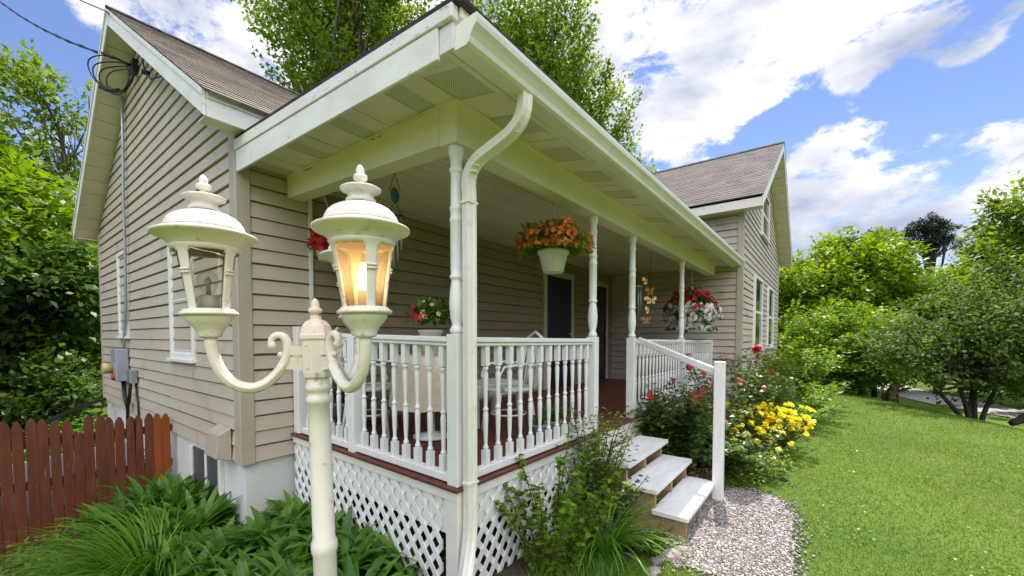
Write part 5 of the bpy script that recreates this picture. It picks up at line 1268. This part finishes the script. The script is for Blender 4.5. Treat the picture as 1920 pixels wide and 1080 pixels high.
# far wood behind everything (one mass)
n = 1500; a = rng.uniform(R(-62), R(14), n); d = rng.uniform(44, 58, n); hh = 5.2+1.6*np.sin(a*14)+1.2*np.sin(a*31+1)
z = -1.5+rng.uniform(0, 1, n)**.7*hh; P = np.stack([d*np.cos(a), d*np.sin(a), z], 1)
V, F, t = crown_leaves(P, nrm(np.stack([-np.cos(a), -np.sin(a), .5+0*a], 1)), 44, .55, .36, 1.6, 1.6, .4)
tag(arr_mesh('far_woodland', V, F, M['leaf_dark'], None, t), 'dark green wood closing the view beyond the lower lawn', 'woodland', kind='stuff')
n = 900; a = rng.uniform(R(-165), R(-62), n); d = rng.uniform(27, 36, n); z = -1.5+rng.uniform(0, 1, n)**.7*10; P = np.stack([d*np.cos(a), d*np.sin(a), z], 1)  # unseen wood added behind the camera, keeps low sky out of the porch
V, F, t = crown_leaves(P, nrm(np.stack([-np.cos(a), -np.sin(a), .5+0*a], 1)), 40, .6, .4, 1.6, 1.5, .4)
tag(arr_mesh('sky_block_woodland', V, F, M['leaf_maple'], None, t), 'unseen green wood added behind the camera to block low sky', 'woodland', kind='stuff')
n = 700; a = rng.uniform(R(58), R(120), n); d = rng.uniform(30, 38, n); z = -1+rng.uniform(0, 1, n)**.7*6.5; P = np.stack([d*np.cos(a), d*np.sin(a), z], 1)
V, F, t = crown_leaves(P, nrm(np.stack([-np.cos(a), -np.sin(a), .5+0*a], 1)), 44, .5, .32, 1.4, 1.4, .4)
tag(arr_mesh('woodland_behind_house', V, F, M['leaf_dark'], None, t), 'dark green wood behind the trees on the left', 'woodland', kind='stuff')

# ================================================================== DOG
def skin_body(name, verts, edges, rad, m, parent=None, sub=2):
    me = bpy.data.meshes.new(name); me.from_pydata(verts, edges, []); o = bpy.data.objects.new(name, me); COL.objects.link(o)
    o.modifiers.new('Skin', 'SKIN'); me.skin_vertices or None
    for v, r in zip(me.skin_vertices[0].data, rad): v.radius = (r, r)
    me.skin_vertices[0].data[0].use_root = True
    s = o.modifiers.new('Sub', 'SUBSURF'); s.levels = sub; s.render_levels = sub
    me.materials.append(m)
    if parent: attach(o, parent)
    return o
dx, dy = 16.6, -1.62; dz_ = gz(dx, dy)
M['dog'] = mat('tan_and_black_fur', (.10,.06,.04), (.26,.17,.12), .9, 7, .5, 60, lo=.42, hi=.58)
# sits facing to the picture's right
fx = RT; sd = F0
def DW(f, s, z): return tuple(Vector((dx, dy, dz_)) + fx*f + sd*s + Vector((0, 0, z)))
vs = [DW(-.18,0,.16), DW(-.08,0,.28), DW(.02,0,.40), DW(.07,0,.50), DW(.11,0,.60), DW(.14,0,.64), DW(.22,0,.62), DW(.28,0,.60),
      DW(.06,.06,.36), DW(.09,.07,.18), DW(.10,.07,.03), DW(.15,.07,.02), DW(.06,-.06,.36), DW(.09,-.07,.18), DW(.10,-.07,.03), DW(.15,-.07,.02),
      DW(-.16,.10,.15), DW(-.02,.13,.17), DW(-.10,.13,.03), DW(.02,.13,.02), DW(-.16,-.10,.15), DW(-.02,-.13,.17), DW(-.10,-.13,.03), DW(.02,-.13,.02),
      DW(-.26,0,.08), DW(-.36,.03,.03), DW(-.46,.05,.04), DW(.12,.05,.70), DW(.12,-.05,.70)]
es = [(0,1),(1,2),(2,3),(3,4),(4,5),(5,6),(6,7),(2,8),(8,9),(9,10),(10,11),(2,12),(12,13),(13,14),(14,15),(0,16),(16,17),(17,18),(18,19),(0,20),(20,21),(21,22),(22,23),(0,24),(24,25),(25,26),(5,27),(5,28)]
rd = [.13,.125,.12,.08,.065,.07,.045,.03,.05,.035,.026,.024,.05,.035,.026,.024,.08,.06,.035,.024,.08,.06,.035,.024,.035,.025,.015,.02,.02]
dog = skin_body('dog', vs, es, rd, M['dog'])
tag(dog, 'tan and black dog sitting on the far side of the lawn', 'dog')

# ================================================================== CAMERA, LIGHT, SKY
cam = bpy.data.cameras.new('camera'); co = bpy.data.objects.new('camera', cam); COL.objects.link(co)
f = 770.6; p = R(1.9); cam.sensor_width = 36; cam.lens = 36*f/1920; cam.shift_y = (92+f*math.tan(p))/1920
cam.clip_start = .05; cam.clip_end = 2000
co.location = (0, 0, 1.65); co.rotation_euler = (R(90)-p, 0, R(37.34-90))
sc.camera = co
EL, AZ = 65, math.atan2(.97, .24)       # azimuth from +Y towards +X
sd_ = Vector((math.sin(AZ)*math.cos(R(EL)), math.cos(AZ)*math.cos(R(EL)), math.sin(R(EL))))
sun = bpy.data.lights.new('sun', 'SUN'); so2 = bpy.data.objects.new('sun', sun); COL.objects.link(so2)
sun.energy = 3.6; sun.angle = R(.8); sun.color = (1, .95, .86); so2.rotation_euler = sd_.to_track_quat('Z', 'Y').to_euler(); so2.location = (0, 0, 30)
w = bpy.data.worlds.new('World'); sc.world = w; w.use_nodes = True; nt = w.node_tree; N, L = nt.nodes, nt.links; N.clear()
sky = N.new('ShaderNodeTexSky'); sky.sky_type = 'NISHITA'; sky.sun_disc = False; sky.sun_elevation = R(EL); sky.sun_rotation = AZ; sky.air_density = .85; sky.dust_density = .05; sky.ozone_density = 2.2
bg1 = N.new('ShaderNodeBackground'); bg1.inputs['Strength'].default_value = .10
hs = N.new('ShaderNodeHueSaturation'); hs.inputs['Saturation'].default_value = 1.10; hs.inputs['Value'].default_value = 1.0; tn = N.new('ShaderNodeMix'); tn.data_type = 'RGBA'; tn.blend_type = 'MULTIPLY'; tn.inputs[0].default_value = 1; tn.inputs[7].default_value = (1.12, .97, 1.0, 1); L.new(sky.outputs[0], tn.inputs[6]); L.new(tn.outputs[2], hs.inputs['Color']); L.new(hs.outputs[0], bg1.inputs['Color'])
tc = N.new('ShaderNodeTexCoord'); nv = N.new('ShaderNodeVectorMath'); nv.operation = 'NORMALIZE'; L.new(tc.outputs['Generated'], nv.inputs[0]); D = nv.outputs[0]
def math_(op, a, b=None, c=None):
    n = N.new('ShaderNodeMath'); n.operation = op
    for i, q in enumerate((a, b, c)):
        if q is None: continue
        if isinstance(q, (int, float)): n.inputs[i].default_value = q
        else: L.new(q, n.inputs[i])
    return n.outputs[0]
def blob(v, r_out, wgt):
    d = N.new('ShaderNodeVectorMath'); d.operation = 'DOT_PRODUCT'; L.new(D, d.inputs[0]); d.inputs[1].default_value = Vector(v).normalized()
    m = N.new('ShaderNodeMapRange'); m.interpolation_type = 'SMOOTHSTEP'; m.inputs['From Min'].default_value = math.cos(R(r_out)); m.inputs['From Max'].default_value = 1; m.inputs['To Max'].default_value = wgt
    L.new(d.outputs['Value'], m.inputs['Value']); return m.outputs['Result']
# cumulus banks: where they stand in this sky
blobs = [((.76,.33,.56),15,.42),((.81,.20,.56),13,.36),((.85,.09,.52),10,.36),((.86,.25,.43),11,.36),((.88,.02,.48),7,.35),((.955,-.02,.28),9,.46),((.947,.01,.32),6,.25),((.95,-.19,.22),10,.44),((.94,-.26,.25),8,.36),((.885,-.10,.47),8,.42),((.86,-.2,.49),8,.4),((.945,-.155,.30),4,.12),((.905,-.165,.40),3,.2),
         ((.925,.06,.37),6,-.3),((.936,-.09,.342),7,-.38),((.912,-.22,.36),6,-.45),((.03,.89,.44),8,-.4),((.11,.86,.5),3,.3),((.3,.78,.46),3,-.2),
         ((.21,.83,.52),7,.36),((.27,.80,.52),6,.34),((.37,.76,.52),7,.38),((.12,.87,.47),4,.2),((.45,.68,.56),10,.4),((.60,.5,.6),13,.4),((.33,.85,.40),6,.34),((-.5,-.45,.75),50,.8),((.2,-.8,.45),25,.5),((0,-.3,.95),20,.4),((-.8,.4,.4),18,.4),((.9,-.45,.15),10,.4),((.97,.12,.15),14,.35)]
acc = None
for b in blobs:
    o = blob(*b); acc = o if acc is None else math_('ADD', acc, o)
acc = math_('MINIMUM', acc, .44)
mp = N.new('ShaderNodeMapping'); mp.inputs['Scale'].default_value = (1, 1, 2.0); L.new(D, mp.inputs['Vector'])
no = N.new('ShaderNodeTexNoise'); no.inputs['Scale'].default_value = 5.2; no.inputs['Detail'].default_value = 10; no.inputs['Roughness'].default_value = .66; no.inputs['Distortion'].default_value = .25; L.new(mp.outputs[0], no.inputs['Vector'])
dens = math_('ADD', acc, math_('MULTIPLY', math_('SUBTRACT', no.outputs['Fac'], .5), 1.9))
mask = N.new('ShaderNodeMapRange'); mask.interpolation_type = 'SMOOTHSTEP'; mask.inputs['From Min'].default_value = .19; mask.inputs['From Max'].default_value = .40; L.new(dens, mask.inputs['Value'])
n2 = N.new('ShaderNodeTexNoise'); n2.inputs['Scale'].default_value = 4.2; n2.inputs['Detail'].default_value = 8; n2.inputs['Roughness'].default_value = .55
mp2 = N.new('ShaderNodeMapping'); mp2.inputs['Location'].default_value = (.3, .7, 1.93); mp2.inputs['Scale'].default_value = (1, 1, 2.2); L.new(D, mp2.inputs['Vector']); L.new(mp2.outputs[0], n2.inputs['Vector'])
cr = N.new('ShaderNodeValToRGB'); e = cr.color_ramp.elements; e[0].position = .33; e[0].color = (.42,.48,.63,1); e[1].position = .60; e[1].color = (1.0,.99,.98,1)
L.new(n2.outputs['Fac'], cr.inputs['Fac'])
bg2 = N.new('ShaderNodeBackground'); dd = N.new('ShaderNodeVectorMath'); dd.operation = 'DOT_PRODUCT'; L.new(D, dd.inputs[0]); dd.inputs[1].default_value = Vector((-.50, -.45, .85)).normalized()
fill_bank = N.new('ShaderNodeMapRange'); fill_bank.interpolation_type = 'SMOOTHSTEP'; fill_bank.inputs['From Min'].default_value = .45; fill_bank.inputs['From Max'].default_value = .95; fill_bank.inputs['To Min'].default_value = .61; fill_bank.inputs['To Max'].default_value = 2.2     # added brighter cloud, unseen behind the camera, to fill the shaded walls
L.new(dd.outputs['Value'], fill_bank.inputs['Value']); L.new(fill_bank.outputs['Result'], bg2.inputs['Strength'])
L.new(cr.outputs['Color'], bg2.inputs['Color'])
mxs = N.new('ShaderNodeMixShader'); L.new(mask.outputs['Result'], mxs.inputs[0]); L.new(bg1.outputs[0], mxs.inputs[1]); L.new(bg2.outputs[0], mxs.inputs[2])
out = N.new('ShaderNodeOutputWorld'); L.new(mxs.outputs[0], out.inputs['Surface'])
sc.view_settings.view_transform = 'Standard'; sc.view_settings.look = 'None'; sc.view_settings.exposure = .98; sc.view_settings.gamma = 1
sc.cycles.max_bounces = 8; sc.cycles.diffuse_bounces = 4; sc.cycles.transparent_max_bounces = 12; sc.cycles.caustics_reflective = False; sc.cycles.caustics_refractive = False
sc.cycles.use_denoising = True
